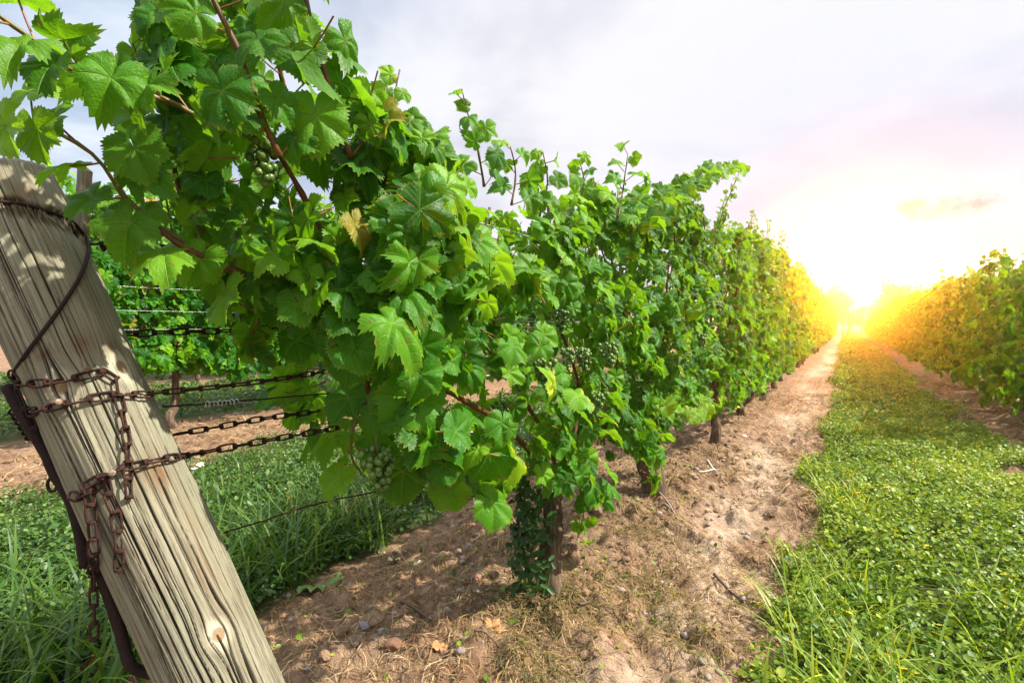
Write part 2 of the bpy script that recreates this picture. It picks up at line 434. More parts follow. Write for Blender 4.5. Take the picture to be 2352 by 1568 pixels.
# ------------------------------------------------------------------ leaves
def leaf_base(nang, rings, sinus=1.0, seed=0, curl=1.0, teeth=True):
    r_ = np.random.default_rng(seed)
    deg = [0, 14, 24, 33, 44, 55, 66, 78, 88, 100, 114, 128, 142, 158, 170, 176, 180]
    rad = np.array([1.0, .92, .80, .66, .76, .95, .86, .72, .62, .70, .82, .78, .73, .66, .55, .33, .03])
    smooth = np.array([.98, .95, .91, .89, .90, .93, .90, .86, .83, .82, .83, .79, .74, .66, .55, .33, .03])
    rad = smooth + (rad - smooth) * sinus
    a = np.arange(nang) / nang * 2 * PI
    d = np.degrees(np.minimum(a, 2 * PI - a))
    asym = 1 + .07 * r_.normal() * np.sin(a) + .05 * r_.normal() * np.sin(2 * a + r_.random() * 6)
    R = np.interp(d, deg, rad)
    if nang > 20:
        for _ in range(nang // 40): R = np.where(d < 170, .25 * np.roll(R, 1) + .5 * R + .25 * np.roll(R, -1), R)
    R = R * asym
    if teeth:
        amp = np.where(d < 166, (.030 + .048 * r_.random(nang)) * (1 + .4 * np.cos(np.radians(d * 6.5))), 0)
        R = R * np.where(np.arange(nang) % 2 == 0, 1 + amp, 1 - amp * .8)
    pts, ed = [np.zeros((1, 2))], [np.zeros(1)]
    for q in rings:
        # inner rings follow a softened outline
        Rq = R * q if q > .8 else q * (R * .5 + .5 * np.interp(d, deg, smooth) * np.where(d > 172, .25, 1))
        pts.append(np.stack([np.sin(a) * Rq, np.cos(a) * Rq], 1)); ed.append(np.full(nang, q))
    P = np.concatenate(pts); ed = np.concatenate(ed)
    x, y = P[:, 0], P[:, 1]; rr = np.hypot(x, y); an = np.arctan2(x, y)
    vd = np.full(len(P), 9.0)
    for th in (0, 54, -54, 112, -112):
        q = math.radians(th); aa = x * math.sin(q) + y * math.cos(q); bb = np.abs(x * math.cos(q) - y * math.sin(q))
        vd = np.minimum(vd, np.where(aa >= 0, bb, 9))
    k = r_.normal(size=6)
    z = curl * ((.20 + .14 * k[0]) * np.abs(x) - (.28 + .18 * k[1]) * x * x - (.22 + .18 * k[2]) * np.maximum(y, 0) ** 2
        + (.03 * k[3]) * x * y + .085 * rr ** 2 * np.sin(3 * an + k[4] * 3) + .07 * rr ** 2.5 * np.sin(7 * an + k[5] * 3))
    z = z + .080 * (1 - np.exp(-(np.minimum(vd, 1) / .10) ** 2)) * (1 - rr ** 3 * .6)
    n = nang; F = []
    jj = np.arange(n); j2 = (jj + 1) % n
    F.append(np.stack([np.zeros(n, int), 1 + j2, 1 + jj], 1))
    for q in range(len(rings) - 1):
        o0, o1 = 1 + q * n, 1 + (q + 1) * n
        F.append(np.stack([o0 + jj, o0 + j2, o1 + j2], 1)); F.append(np.stack([o0 + jj, o1 + j2, o1 + jj], 1))
    F = np.concatenate(F)
    return np.stack([x, y, z], 1), F, ed
HI = [leaf_base(84, (.30, .58, .82, 1), s, 10 + q, c) for q, (s, c) in enumerate([(.8, 1.2), (.3, 1.5), (.55, .9), (1.2, 1.7), (.15, 1.2), (.7, 2.0), (.4, .8), (.1, 1.7), (1.3, 1.1), (.5, 2.6)])]
MID = [leaf_base(56, (.55, 1), s, 40 + q, c) for q, (s, c) in enumerate([(.8, 1.2), (.3, 1.5), (.6, .9), (1.2, 1.9), (.15, 1.3), (.5, 2.5)])]
LOW = [leaf_base(16, (1,), s, 70 + q, c, False) for q, (s, c) in enumerate([(1, 1), (.6, 1.6), (.8, .8), (.9, 2.2)])]

def leaf_frames(nrml, tip):
    n = nrm(nrml); tpr = tip - n * np.sum(tip * n, 1, keepdims=True); tpr = nrm(tpr)
    x = np.cross(tpr, n)
    return np.stack([x, tpr, n], -1)          # columns
def put_leaves(mb, lib, pos, nrml, tip, size, age, mat=0, rnd=None):
    K = len(pos)
    if K == 0: return
    Rm = leaf_frames(nrml, tip); which = rng.integers(0, len(lib), K)
    rnd = rng.random(K) if rnd is None else rnd
    for q in range(len(lib)):
        s = np.where(which == q)[0]
        if len(s) == 0: continue
        V, F, ed = lib[q]; nv = len(V)
        W = np.einsum('kij,vj->kvi', Rm[s], V) * size[s, None, None]
        # no two leaves alike: stretch across and bend each blade
        W = W + pos[s, None]
        Fa = (F[None] + (np.arange(len(s)) * nv)[:, None, None]).reshape(-1, 3)
        mb.add(W.reshape(-1, 3), Fa, mat, lp=np.tile(np.stack([V[:, 0], V[:, 1], 0 * V[:, 0]], 1), (len(s), 1)) + np.array([0, 0, 1.0]) * np.repeat(rnd[s] * 40, nv)[:, None],
               rnd=np.repeat(rnd[s], nv), age=np.repeat(age[s], nv), edge=np.tile(ed, len(s)))
def put_petioles(mb, base, direction, length, r, mat=1, sides=4):
    """thin stalks from each leaf junction back to the cane"""
    K = len(base); d = nrm(direction); sag = np.zeros_like(d); sag[:, 2] = -.25
    P = np.stack([base, base + d * (length * .5)[:, None] + sag * length[:, None] * .12, base + d * length[:, None]], 1)
    h = nrm(np.cross(d, np.array([.3, .2, .9]))); b = np.cross(d, h)
    a = np.arange(sides) / sides * 2 * PI
    ring = np.cos(a)[None, None, :, None] * h[:, None, None] + np.sin(a)[None, None, :, None] * b[:, None, None]
    V = P[:, :, None] + ring * r
    i, j = np.meshgrid(np.arange(2), np.arange(sides), indexing='ij'); j2 = (j + 1) % sides
    F = np.stack([i * sides + j, i * sides + j2, (i + 1) * sides + j2, (i + 1) * sides + j], -1).reshape(-1, 4)
    nv = 3 * sides
    mb.add(V.reshape(-1, 3), (F[None] + (np.arange(K) * nv)[:, None, None]).reshape(-1, 4), mat)

AVOID = []
def canopy(mb, lib, N, y0, y1, bot, top, xc, half, size, endY=None, seed=0, petiole=True, hole=.37, wild=.80):
    """leaves through a hedge-shaped volume; bot/top are functions of y"""
    r_ = np.random.default_rng(seed)
    n0 = int(N * 1.9)
    y = r_.uniform(y0, y1, n0); b, tp = bot(y), top(y)
    q = r_.random(n0); z = b + (tp - b) * q
    sx = np.where(r_.random(n0) < .62, 1, -1) * r_.random(n0) ** .38
    bulge = .55 + .45 * np.sin(PI * np.clip(q * .9 + .12, 0, 1))
    hw = half * bulge * (.8 + .5 * vnoise(y * 3, z * 3, seed=seed + 3))
    if endY is not None: hw = hw * sstep(endY - .1, endY + .26, y) + .05
    x = xc + sx * hw
    keep = fbm(x * 5, y * 5, z * 5, 2, seed + 7) > hole + .10 * (np.abs(sx) > .75)
    for (ax, ay, az) in AVOID: keep &= ~((np.abs(y - ay) < .055) & (z > az - .10) & (z < az + .05) & (x > ax - .05))
    idx = np.where(keep)[0][:N]; x, y, z, sx, q = x[idx], y[idx], z[idx], sx[idx], q[idx]
    K = len(x)
    out = np.stack([sx * 1.0, np.zeros(K), np.full(K, .30) + .8 * sstep(.75, 1.0, q)], 1)
    if endY is not None: out[:, 1] -= 1.1 * (1 - sstep(endY, endY + .5, y))
    nr = nrm(out) + wild * r_.normal(size=(K, 3)) * .8
    nr[:, 2] = np.where(nr[:, 2] < -.2, -nr[:, 2], nr[:, 2])
    tip = np.stack([sx * .5, np.zeros(K), np.full(K, -.9)], 1) + r_.normal(size=(K, 3)) * .55
    sz = size * (.55 + .62 * r_.random(K) ** .8)
    rv = np.where(r_.random(K) < .004, 2.0, r_.random(K))
    age = np.clip(sstep(.80, 1.05, q) * r_.random(K) * .9 + (r_.random(K) < .04) * .5, 0, 1)
    pos = np.stack([x, y, z], 1)
    put_leaves(mb, lib, pos, nr, tip, sz, age, rnd=rv)
    if petiole:
        fr = leaf_frames(nr, tip)
        put_petioles(mb, pos, -fr[:, :, 1] * .7 - fr[:, :, 2] * .55 + r_.normal(size=(K, 3)) * .25, sz * r_.uniform(.7, 1.3, K), .0014 if lib is HI else .0017)
def shoot(mb, cane, lib, pts, spacing, s0, s1, r0=.0045, r1=.0016, young=.0, face=(.7, -.5, .5), lig=.3, leaf=True, seed=0):
    """one long shoot: a cane with alternate leaves shrinking to a pale tip"""
    r_ = np.random.default_rng(seed)
    P = resample(spline(pts, 40), .02)
    P = P + (fbm(P * 7, P * 3 + 9, oct=2, seed=seed).mean(1, keepdims=True) - .5) * .02
    n = len(P); u = np.linspace(0, 1, n)
    rr = r0 + (r1 - r0) * u; rr = rr * (1 + .35 * (np.arange(n) % 4 == 0))
    tube(cane, P, rr, 7, 0, rnd=lig)
    if not leaf: return
    L = np.arange(0, (n - 1) * .02, spacing); K = len(L); f = L / ((n - 1) * .02)
    C = np.stack([np.interp(f, u, P[:, k]) for k in range(3)], 1)
    T = np.stack([np.interp(f, u, nrm(np.gradient(P, axis=0))[:, k]) for k in range(3)], 1)
    side = np.where(np.arange(K) % 2 == 0, 1, -1)
    S = nrm(np.cross(T, np.array(face))) * side[:, None]
    sz = (s0 + (s1 - s0) * f) * r_.uniform(.8, 1.15, K)
    pd = nrm(S * .8 + T * .35 + r_.normal(size=(K, 3)) * .35 + np.array(face) * .4)
    pl = sz * r_.uniform(.75, 1.3, K)
    pos = C + pd * pl[:, None]
    nr = np.array(face) + r_.normal(size=(K, 3)) * .50
    tip = pd * .7 + np.array([0, 0, -.75]) + r_.normal(size=(K, 3)) * .3
    age = np.clip(young + .75 * sstep(.55, 1.0, f) + r_.normal(size=K) * .07, 0, 1)
    put_leaves(mb, lib, pos, nr, tip, sz, age)
    put_petioles(mb, pos, C - pos, pl, .0015)

def bunch_mesh(n=42, rad=.0075, length=.085, seed=0):
    r_ = np.random.default_rng(seed); mb = MB()
    import bmesh
    bm = bmesh.new(); bmesh.ops.create_icosphere(bm, subdivisions=2, radius=1.0)
    sv = np.array([v.co[:] for v in bm.verts]); sf = np.array([[v.index for v in f.verts] for f in bm.faces]); bm.free()
    P = []
    while len(P) < n:
        q = r_.random() ** .8; wd = .030 * (1 - q) ** .55 + .006
        a = r_.random() * 2 * PI; c = np.array([math.cos(a) * wd * math.sqrt(r_.random()), math.sin(a) * wd * math.sqrt(r_.random()), -q * length])
        if all(np.linalg.norm(c - p) > rad * 1.45 for p in P): P.append(c)
        elif r_.random() < .01: P.append(c)
    for c in P:
        s = rad * r_.uniform(.85, 1.12)
        mb.add(sv * s * np.array([1, 1, 1.06]) + c, sf, 0, rnd=np.full(len(sv), r_.random()))
    tube(mb, [(0, 0, .035), (.002, 0, .015), (0, 0, -.02), (0, 0, -length * .8)], [.002, .002, .0015, .001], 6, 1, rnd=.3)
    return mb
BUNCH = None
def add_bunch(parent, p, scale=1.0, rz=0.0):
    global BUNCH
    if BUNCH is None:
        BUNCH = []
        for q in range(3):
            o = bunch_mesh(38 + 8 * q, seed=q).build('grape_bunch', [GRAPE, CANE]); BUNCH.append(o.data); bpy.data.objects.remove(o)
    o = bpy.data.objects.new('grape_bunch', random.choice(BUNCH)); col.objects.link(o)
    o.parent = parent; o.location = p; o.scale = (scale,) * 3; o.rotation_euler = (random.uniform(-.15, .15), random.uniform(-.15, .15), rz)
    return o

def trunk_mesh(pts, r, sides=26, lim=None, seed=0):
    """gnarled, fissured trunk"""
    r_ = np.random.default_rng(seed); mb = MB()
    P = resample(spline(pts, 60), .012); n = len(P); u = np.linspace(0, 1, n)
    P = P + .010 * np.stack([fbm(u * 9, u * 0 + seed, oct=2) - .5, fbm(u * 9, u * 0 + seed + 5.5, oct=2) - .5, 0 * u], 1) * 2
    R = np.interp(u, np.linspace(0, 1, len(r)), r)
    T, N, B = frames(P); a = np.arange(sides) / sides * 2 * PI
    UU, AA = np.meshgrid(u, a, indexing='ij')
    tw = AA + UU * 1.6
    f = 1 + .34 * (fbm(np.cos(tw) * 2.2 + 7, np.sin(tw) * 2.2 + 3, UU * 4, 4, seed) - .5) + .22 * (np.abs(vnoise(np.cos(tw) * 5 + 20, np.sin(tw) * 5 + 20, UU * 3, seed + 8) - .5) * 2 - .4)
    V = P[:, None] + (R[:, None] * f)[..., None] * (np.cos(a)[None, :, None] * N[:, None] + np.sin(a)[None, :, None] * B[:, None])
    i, j = np.meshgrid(np.arange(n - 1), np.arange(sides), indexing='ij'); j2 = (j + 1) % sides
    mb.add(V.reshape(-1, 3), np.stack([i * sides + j, i * sides + j2, (i + 1) * sides + j2, (i + 1) * sides + j], -1).reshape(-1, 4))
    mb.F.append(((n - 1) * sides + np.arange(sides))[None]); mb.M.append(np.array([0]))
    return mb
def rel(mb, base):
    mb.V = [v - np.asarray(base, float) for v in mb.V]; return mb

# ------------------------------------------------------------------ grapevines, left row
def top_l(y): return np.interp(y, [.3, .46, .54, .62, .82, .95, 1.1, 1.42, 1.8, 2.5, 3.2, 4, 6, 10, 18], [1.95, 1.88, 1.56, 1.38, 1.33, 1.22, 1.24, 1.37, 1.48, 1.64, 1.72, 1.82, 1.92, 2.03, 2.12]) + (vnoise(y * 4.2, y * 0, seed=21) - .5) * .22
def bot_l(y): return np.interp(y, [.3, .4, .47, .57, .66, .70, .80, .95, 1.3, 1.6, 2.0, 2.6, 3.0, 3.4, 20], [1.30, 1.22, 1.12, 1.02, .93, .80, .66, .54, .46, .36, .35, .42, .48, .36, .36]) + (vnoise(y * 5, y * 0, seed=22) - .5) * .10

base1 = np.array([-.90, 1.63, gz(-.90, 1.63) - .02])
v1 = thing('grapevine', 'large nearest grapevine with long shoots reaching out over the leaning post', 'grapevine', base1, None)
GRAPES = [(868, 1085, -.76, 1.05), (905, 1110, -.84, .8), (612, 365, -.82, 1.15), (1252, 862, -.64, 1.0), (1395, 815, -.64, 1.05), (1340, 830, -.70, .95), (1055, 845, -.74, 1.0), (1305, 830, -.70, .9), (1375, 930, -.66, 1.0), (1290, 745, -.74, .9), (1150, 960, -.78, 1.0)]
AVOID[:] = [onx(a, b, xp) for a, b, xp, s in GRAPES]
mb, cn = MB(), MB()
canopy(mb, HI, 1420, .36, 2.28, bot_l, top_l, ROW, .27, .048, endY=.44, seed=3, hole=.41)
# bigger leaves on the end of the row facing the post and the camera
canopy(mb, HI, 70, .46, 1.1, bot_l, top_l, ROW + .08, .20, .070, endY=.40, seed=31, hole=.30)
SH = [  # photo-measured courses of the long shoots, each in its own depth plane, leaf spacing, sizes
    ([(640, 360), (590, 250), (560, 170), (520, 80), (480, 0), (450, -80)], -.74, .034, .050, .042, .0050, .0035, .05),
    ([(500, 300), (400, 240), (290, 205), (170, 150), (80, 90), (0, 30), (-60, -20)], -.84, .022, .047, .042, .0042, .0022, .12),
    ([(600, 640), (520, 600), (430, 560), (350, 510), (280, 450), (225, 370), (150, 315), (60, 280), (-10, 262)], -.90, .026, .055, .044, .0042, .0020, .15),
    ([(810, 360), (760, 200), (730, 90), (700, -40)], -.72, .040, .058, .048, .0055, .004, .05),
    ([(700, 330), (650, 180), (640, 60), (650, -60)], -.86, .040, .060, .05, .005, .004, .1),
    ([(420, 470), (390, 330), (370, 200), (400, 60), (430, -40)], -1.0, .040, .060, .05, .005, .004, .1),
    ([(880, 420), (905, 310), (905, 240), (918, 160)], -.78, .030, .046, .022, .0035, .0015, .25),
    ([(860, 420), (840, 300), (850, 210)], -.86, .032, .048, .026, .0035, .0015, .25),
    ([(1110, 430), (1095, 340), (1075, 270), (1058, 205)], -.84, .030, .050, .020, .0035, .0013, .05),
    ([(1175, 470), (1185, 400), (1172, 335)], -.84, .034, .048, .028, .0035, .0015, .15),
    ([(1240, 500), (1262, 420), (1250, 345)], -.80, .034, .050, .030, .0035, .0015, .2),
    ([(1325, 490), (1340, 420), (1330, 365)], -.84, .036, .052, .034, .0035, .0015, .2),
    ([(1035, 520), (1045, 450), (1050, 385)], -.78, .034, .050, .030, .0035, .0015, .2),
]
for q, (pp, xp, sp, s0, s1, r0, r1, yg) in enumerate(SH):
    shoot(mb, cn, HI, [onx(a, b, xp) for a, b in pp], sp, s0, s1, r0, r1, yg, (.30, -.75, .45) if q in (1, 2) else (.62, -.55, .45), .25 if q in (1, 2) else .08, seed=60 + q)
# bare brown canes seen in the gaps of the foliage
for q, (pp, xp, r0, r1) in enumerate([([(850, 900), (810, 760), (770, 640), (730, 510), (640, 340)], -.82, .0060, .0045),
                                      ([(1290, 1130), (1180, 1000), (1020, 900), (850, 870), (700, 720)], -.95, .010, .006),
                                      ([(1290, 1130), (1240, 980), (1060, 700), (1010, 560)], -.84, .007, .005),
                                      ([(1290, 1130), (1330, 900), (1270, 700), (1255, 450)], -.84, .0065, .005),
                                      ([(1290, 1130), (1390, 950), (1420, 760), (1400, 560)], -.86, .0065, .005),
                                      ([(1000, 900), (960, 760), (930, 600), (890, 420)], -.88, .006, .0045),
                                      ([(560, 640), (480, 590), (400, 555), (300, 470)], -.88, .0045, .003),
                                      ([(980, 620), (1090, 580), (1120, 480)], -.76, .004, .003)]):
    shoot(mb, cn, HI, [onx(a, b, xp) for a, b in pp], .05, .05, .05, r0, r1, leaf=False, lig=0.0, seed=80 + q)
# hanging lower leaves by the trunk
shoot(mb, cn, HI, [onx(a, b, -.80) for a, b in [(1300, 1000), (1330, 1090), (1340, 1180), (1325, 1240)]], .034, .056, .036, .003, .0015, .0, (.8, -.4, .3), seed=99)
shoot(mb, cn, HI, [onx(a, b, -.78) for a, b in [(960, 1000), (990, 1090), (1000, 1150)]], .05, .066, .06, .003, .002, .0, (.6, -.6, .4), seed=98)
shoot(mb, cn, HI, [onx(a, b, -.84) for a, b in [(860, 900), (820, 960), (810, 1040), (840, 1090)]], .04, .06, .055, .003, .002, .0, (.6, -.6, .4), seed=97)
rel(mb, base1).build('foliage', [LEAF, PETIOLE], v1)
c1 = rel(cn, base1).build('canes', CANE, v1)
hd = onx(1287, 1110, -.92) - base1
tk = trunk_mesh([(0, 0, -.05), (.004, -.01, .06), (.012, .0, .2), (.0, .03, .34), hd + np.array([0, 0, .04])], [.064, .046, .038, .034, .038], 30, seed=2)
tk.build('trunk', BARK, v1)
for (a, b, xp, s) in GRAPES:
    p = onx(a, b, xp); p[2] += .045
    add_bunch(c1, p - base1, s * .88, random.random() * 6)
# pale plastic-coated and bright wire ties
AVOID[:] = []
def make_vine(name, label, y, lib, mat, N, size, group=None, nb=4, seed=0, x=ROW, bot=bot_l, top=top_l, y0=None, y1=None, hole=.36, half=.30, shoots=7, tr=(.05, .036, .03, .036), extra=None, tz=None):
    base = np.array([x + random.uniform(-.03, .03), y, gz(x, y) - .02])
    v = thing(name, label, 'grapevine', base, group)
    mb, cn = MB(), MB()
    y0 = y - .72 if y0 is None else y0; y1 = y + .72 if y1 is None else y1
    canopy(mb, lib, N, y0, y1, bot, top, x, half, size, seed=seed, petiole=lib is not LOW, hole=hole)
    r_ = np.random.default_rng(seed + 500)
    for q in range(shoots):
        yy = r_.uniform(y0, y1); tz_ = float(top(np.array([yy]))[0]); xx = x + r_.uniform(-.22, .25); dx, dy = r_.normal(size=2) * .10
        shoot(mb, cn, lib, [(xx, yy, tz_ - .35), (xx + dx * .4, yy + dy * .4, tz_ - .1), (xx + dx, yy + dy, tz_ + r_.uniform(.03, .22))], .030, size * .9, size * .45, .004, .0015, .2, (.6, -.35, .6), .1, seed=seed * 31 + q)
    if extra: extra(mb, cn)
    hz = float(bot(np.array([y]))[0]) + .22
    for q in range(6):
        yy = r_.uniform(y0 + .1, y1 - .1); xx = x + r_.uniform(-.15, .24)
        shoot(mb, cn, lib, [(x, y, hz), (xx * .5 + x * .5, (y + yy) / 2, hz + .25), (xx, yy, hz + .7), (xx, yy, hz + .92)], .05, .05, .05, .006, .004, leaf=False, lig=0, seed=seed * 17 + q)
    rel(mb, base).build('foliage', [mat, PETIOLE], v); cv_ = rel(cn, base).build('canes', CANE, v)
    d = r_.normal(size=(3, 2)) * .025
    trunk_mesh([(0, 0, -.05), (d[0, 0], d[0, 1], .12), (d[1, 0], d[1, 1], .26), (d[2, 0], d[2, 1], hz + .02)], tr, 22, seed=seed + 4).build('trunk', BARK, v)
    for q in range(nb):
        p = np.array([r_.uniform(.22, .29), r_.uniform(y0, y1) - y, r_.uniform(hz + .05, hz + .55)])
        add_bunch(cv_, p, r_.uniform(.8, 1.05), r_.random() * 6)
    return v
def ex2(mb, cn):
    shoot(mb, cn, MID, [onx(a, b, -.66) for a, b in [(1450, 530), (1520, 470), (1580, 425), (1640, 395), (1705, 388)]], .030, .055, .036, .004, .0016, .1, (.5, -.5, .7), .1, seed=201)
    shoot(mb, cn, MID, [onx(a, b, -.70) for a, b in [(1420, 500), (1435, 420), (1445, 352)]], .04, .055, .034, .004, .0016, .2, (.5, -.5, .7), .1, seed=202)
    shoot(mb, cn, MID, [onx(a, b, -.66) for a, b in [(1500, 940), (1560, 940), (1600, 930), (1640, 915)]], .05, .05, .045, .003, .0016, .45, (.5, -.5, .7), .3, seed=203)
make_vine('grapevine', 'second grapevine of the near row, thick pale trunk, arching shoot', 2.95, HI, LEAF, 1450, .046, nb=7, seed=5, y0=2.22, y1=3.5, extra=ex2, tr=(.085, .062, .055, .065), shoots=6)
make_vine('grapevine', 'third grapevine of the near row, crooked thin trunk, yellow leaf at its foot', 4.5, MID, LEAF, 1400, .047, nb=3, seed=8, y0=3.98, y1=5.25, tr=(.05, .035, .032, .036))
make_vine('grapevine', 'fourth grapevine of the near row just where the leaves begin to glow yellow', 5.95, MID, LEAF_FAR, 1150, .052, nb=2, seed=12, y0=5.2, y1=6.7)
make_vine('grapevine', 'fifth grapevine of the near row standing in yellow green glow', 7.4, MID, LEAF_FAR, 1050, .054, nb=2, seed=14, y0=6.6, y1=8.15)
FARL = 'grapevine in the hazy golden distance of the near left row'
GL = 'vines receding along the left row'
protos = [make_vine('grapevine', FARL, 8.8 + 1.42 * k, MID if k < 2 else LOW, LEAF_FAR, 800 if k < 2 else 720, .062 + .004 * (k > 1), GL, nb=0, seed=20 + k, shoots=8,
                    top=(lambda y: 2.0 + (vnoise(y * 4, y * 0, seed=33) - .5) * .30), bot=(lambda y: .36 + (vnoise(y * 5, y * 0, seed=34) - .5) * .12)) for k in range(5)]
for k in range(5, 27):
    c = copy_tree(protos[2 + k % 3]); y = 8.8 + 1.42 * k
    c.location = (ROW + random.uniform(-.04, .04), y, gz(ROW, y) - .02); c.rotation_euler = (0, 0, PI * (k % 2) + random.uniform(-.05, .05)); s = random.uniform(.96, 1.07); c.scale = (1.05, 1.02, s)

# ------------------------------------------------------------------ grapevines, right row
def top_r(y): return 1.70 + (vnoise(y * 3.1, y * 0, seed=41) - .5) * .34
def bot_r(y): return .20 + (vnoise(y * 3, y * 0, seed=42) - .5) * .2
FARR = 'grapevine in the bright golden distance of the right row'
GR = 'vines receding along the right row'
labR = ['nearest grapevine of the right row, dark green, trailing leaves on the soil',
        'second grapevine of the right row with a dark hollow under its leaves', 'third grapevine of the right row, olive green in the edge of the glow']
pr = []
for k in range(6):
    pr.append(make_vine('grapevine', labR[k] if k < 3 else FARR, 6.5 + 1.45 * k, MID if k < 4 else LOW, LEAF_FAR, 1150 if k < 4 else 850, .060 + .006 * (k > 3), None if k < 3 else GR, nb=0, seed=100 + k, x=ROW_R, bot=bot_r, top=top_r, half=.46, shoots=7))
for k in range(6, 28):
    c = copy_tree(pr[4 + k % 2]); y = 6.5 + 1.45 * k; c['label'] = FARR; c['group'] = GR
    c.location = (ROW_R + random.uniform(-.05, .05), y, gz(ROW_R, y) - .02); c.rotation_euler = (0, 0, PI * ((k // 2) % 2) + random.uniform(-.05, .05)); c.scale = (1.05, 1.02, random.uniform(.93, 1.08))

# ------------------------------------------------------------------ grapevines of the row behind the post
def top_b(y): return 2.26 + (vnoise(y * 3.6, y * 0, seed=51) - .5) * .55
def bot_b(y): return .48 + (vnoise(y * 3, y * 0, seed=52) - .5) * .3
GB = 'vines of the row behind the post'
labB = ['grapevine behind the right edge of the post with two dark trunks', 'grapevine of the back row seen above the taut rusty chains', 'grapevine of the back row half hidden by the nearest foliage']
pb = []
for k in range(5):
    pb.append(make_vine('grapevine', labB[min(k, 2)] if k < 2 else 'grapevine of the back row glimpsed through gaps in the nearest foliage', 2.35 + 1.45 * k, MID, LEAF_FAR, 2000, .066, None if k < 2 else GB, nb=2, seed=130 + k, x=ROW_L, bot=bot_b, top=top_b, half=.34, shoots=9, y0=2.35 + 1.45 * k - (.95 if k == 0 else .72)))
for k in range(5, 9):
    c = copy_tree(pb[k % 3 + 2]); c.location = (ROW_L, 2.35 + 1.45 * k, gz(ROW_L, 2.35 + 1.45 * k)); c['label'] = 'grapevine of the back row glimpsed through gaps in the nearest foliage'; c['group'] = GB; c.rotation_euler = (0, 0, PI)
for k in range(9):
    c = copy_tree(pb[k % 3 + 2]); c.location = (-9.8, 3.2 + 1.45 * k, 0); c['label'] = 'far grapevine two rows behind the post'; c['group'] = 'vines two rows behind the post'; c.rotation_euler = (0, 0, PI * (k % 2))

# ------------------------------------------------------------------ leaning end post
PD = .85
PA, PB_ = atd(507, 1560, PD), atd(66, 575, PD)
PT = nrm(PB_ - PA)
PR = .0765
ptop = PA + PT * ((1.243 - PA[2]) / PT[2]); pbot = PA + PT * ((-.25 - PA[2]) / PT[2])
PLEN = np.linalg.norm(ptop - pbot)
pn = nrm((CAM - (PA + PB_) / 2) - PT * np.dot(CAM - (PA + PB_) / 2, PT)); pb_ = np.cross(PT, pn)     # pn faces the camera
def onpost(x, y, off=0.0):
    d = ray(x, y); o = CAM - pbot
    dd = d - PT * (d @ PT); oo = o - PT * (o @ PT); R = PR + off
    a, b, c = dd @ dd, 2 * dd @ oo, oo @ oo - R * R; q = b * b - 4 * a * c
    if q < 0: s = -b / (2 * a)
    else: s = (-b - math.sqrt(q)) / (2 * a)
    p = CAM + d * s
    v = (p - pbot) @ PT; rad = nrm(p - pbot - PT * v)
    return pbot + PT * v + rad * R
def post_uv(p):
    v = (p - pbot) @ PT; r_ = p - pbot - PT * v
    return math.atan2(r_ @ pb_, r_ @ pn) * PR, v
na, nv = 560, 980
th = (np.arange(na) / na - .5) * 2 * PI; vv_ = np.linspace(0, PLEN, nv)
TH, VV = np.meshgrid(th, vv_, indexing='xy')
U = TH * PR
G = U + .006 * (fbm(U * 6, VV * 2.5, oct=3, seed=61) - .5) * 2 + VV * .012
kd = np.full_like(U, 9.0); knotm = np.zeros_like(U); halo = np.zeros_like(U)
for (kx, ky, kr) in [(281, 841, .0098), (502, 1456, .0090), (140, 886, .0095), (700, 1900, .01)]:
    u0, v0 = post_uv(onpost(kx, ky)); du, dv = U - u0, VV - v0
    e = np.exp(-(du / (kr * 2.6)) ** 2 - (dv / (kr * 3.6)) ** 2)
    G = G - du * e * .66
    dk = np.hypot(du, dv * .85) / kr; kd = np.minimum(kd, dk)
    knotm = np.maximum(knotm, 1 - sstep(.85, 1.0, dk)); halo = np.maximum(halo, (1 - sstep(1.0, 3.2, dk)) * sstep(.95, 1.15, dk) * .7)
# drying checks: long dark cracks along the grain
crack = np.zeros_like(U); disp = np.zeros_like(U)
r_ = np.random.default_rng(77)
for q in range(150):
    g0 = r_.uniform(-PI * PR, PI * PR); v0 = r_.uniform(0, PLEN); ln = r_.uniform(.12, .75); wd = r_.choice([.0007, .0010, .0015, .0023], p=[.36, .3, .22, .12])
    env = np.clip(1 - ((VV - v0) / ln) ** 2, 0, 1) ** .5
    dd = np.abs(G - g0 - .0016 * (vnoise(VV * 14, VV * 0, seed=q) - .5)); cw = wd * env * (.6 + .8 * vnoise(VV * 30, VV * 0, seed=q + 300)) + 1e-6
    m = np.clip(1.25 - dd / cw, 0, 1) * (env > 0)
    crack = np.maximum(crack, m); disp -= m * wd * 2.2
for q in range(12):
    g0 = -PI * PR * .75 + (q + .5) / 12 * PI * PR * 1.5 + r_.normal() * .004; v0 = r_.uniform(.25, PLEN - .1); ln = r_.uniform(.30, .8); wd = r_.uniform(.0013, .0025)
    env = np.clip(1 - ((VV - v0) / ln) ** 2, 0, 1) ** .6
    dd = np.abs(G - g0 - .003 * (fbm(VV * 9, VV * 0, oct=3, seed=q + 900) - .5)); cw = wd * env * (.35 + .9 * vnoise(VV * 22, VV * 0, seed=q + 700)) + 1e-6
    m = np.clip(1.2 - dd / cw, 0, 1) * (env > 0); crack = np.maximum(crack, m); disp -= m * wd * 3.0
    disp += .0016 * np.exp(-((G - g0 - .004) / .004) ** 2) * env
crack *= 1 - knotm
rid = fbm(G * 160, VV * 5, oct=3, seed=63) - .5
disp += rid * .0022 + (fbm(G * 40, VV * 2, oct=2, seed=64) - .5) * .006 + (fbm(U * 9, VV * 4, oct=2, seed=65) - .5) * .006
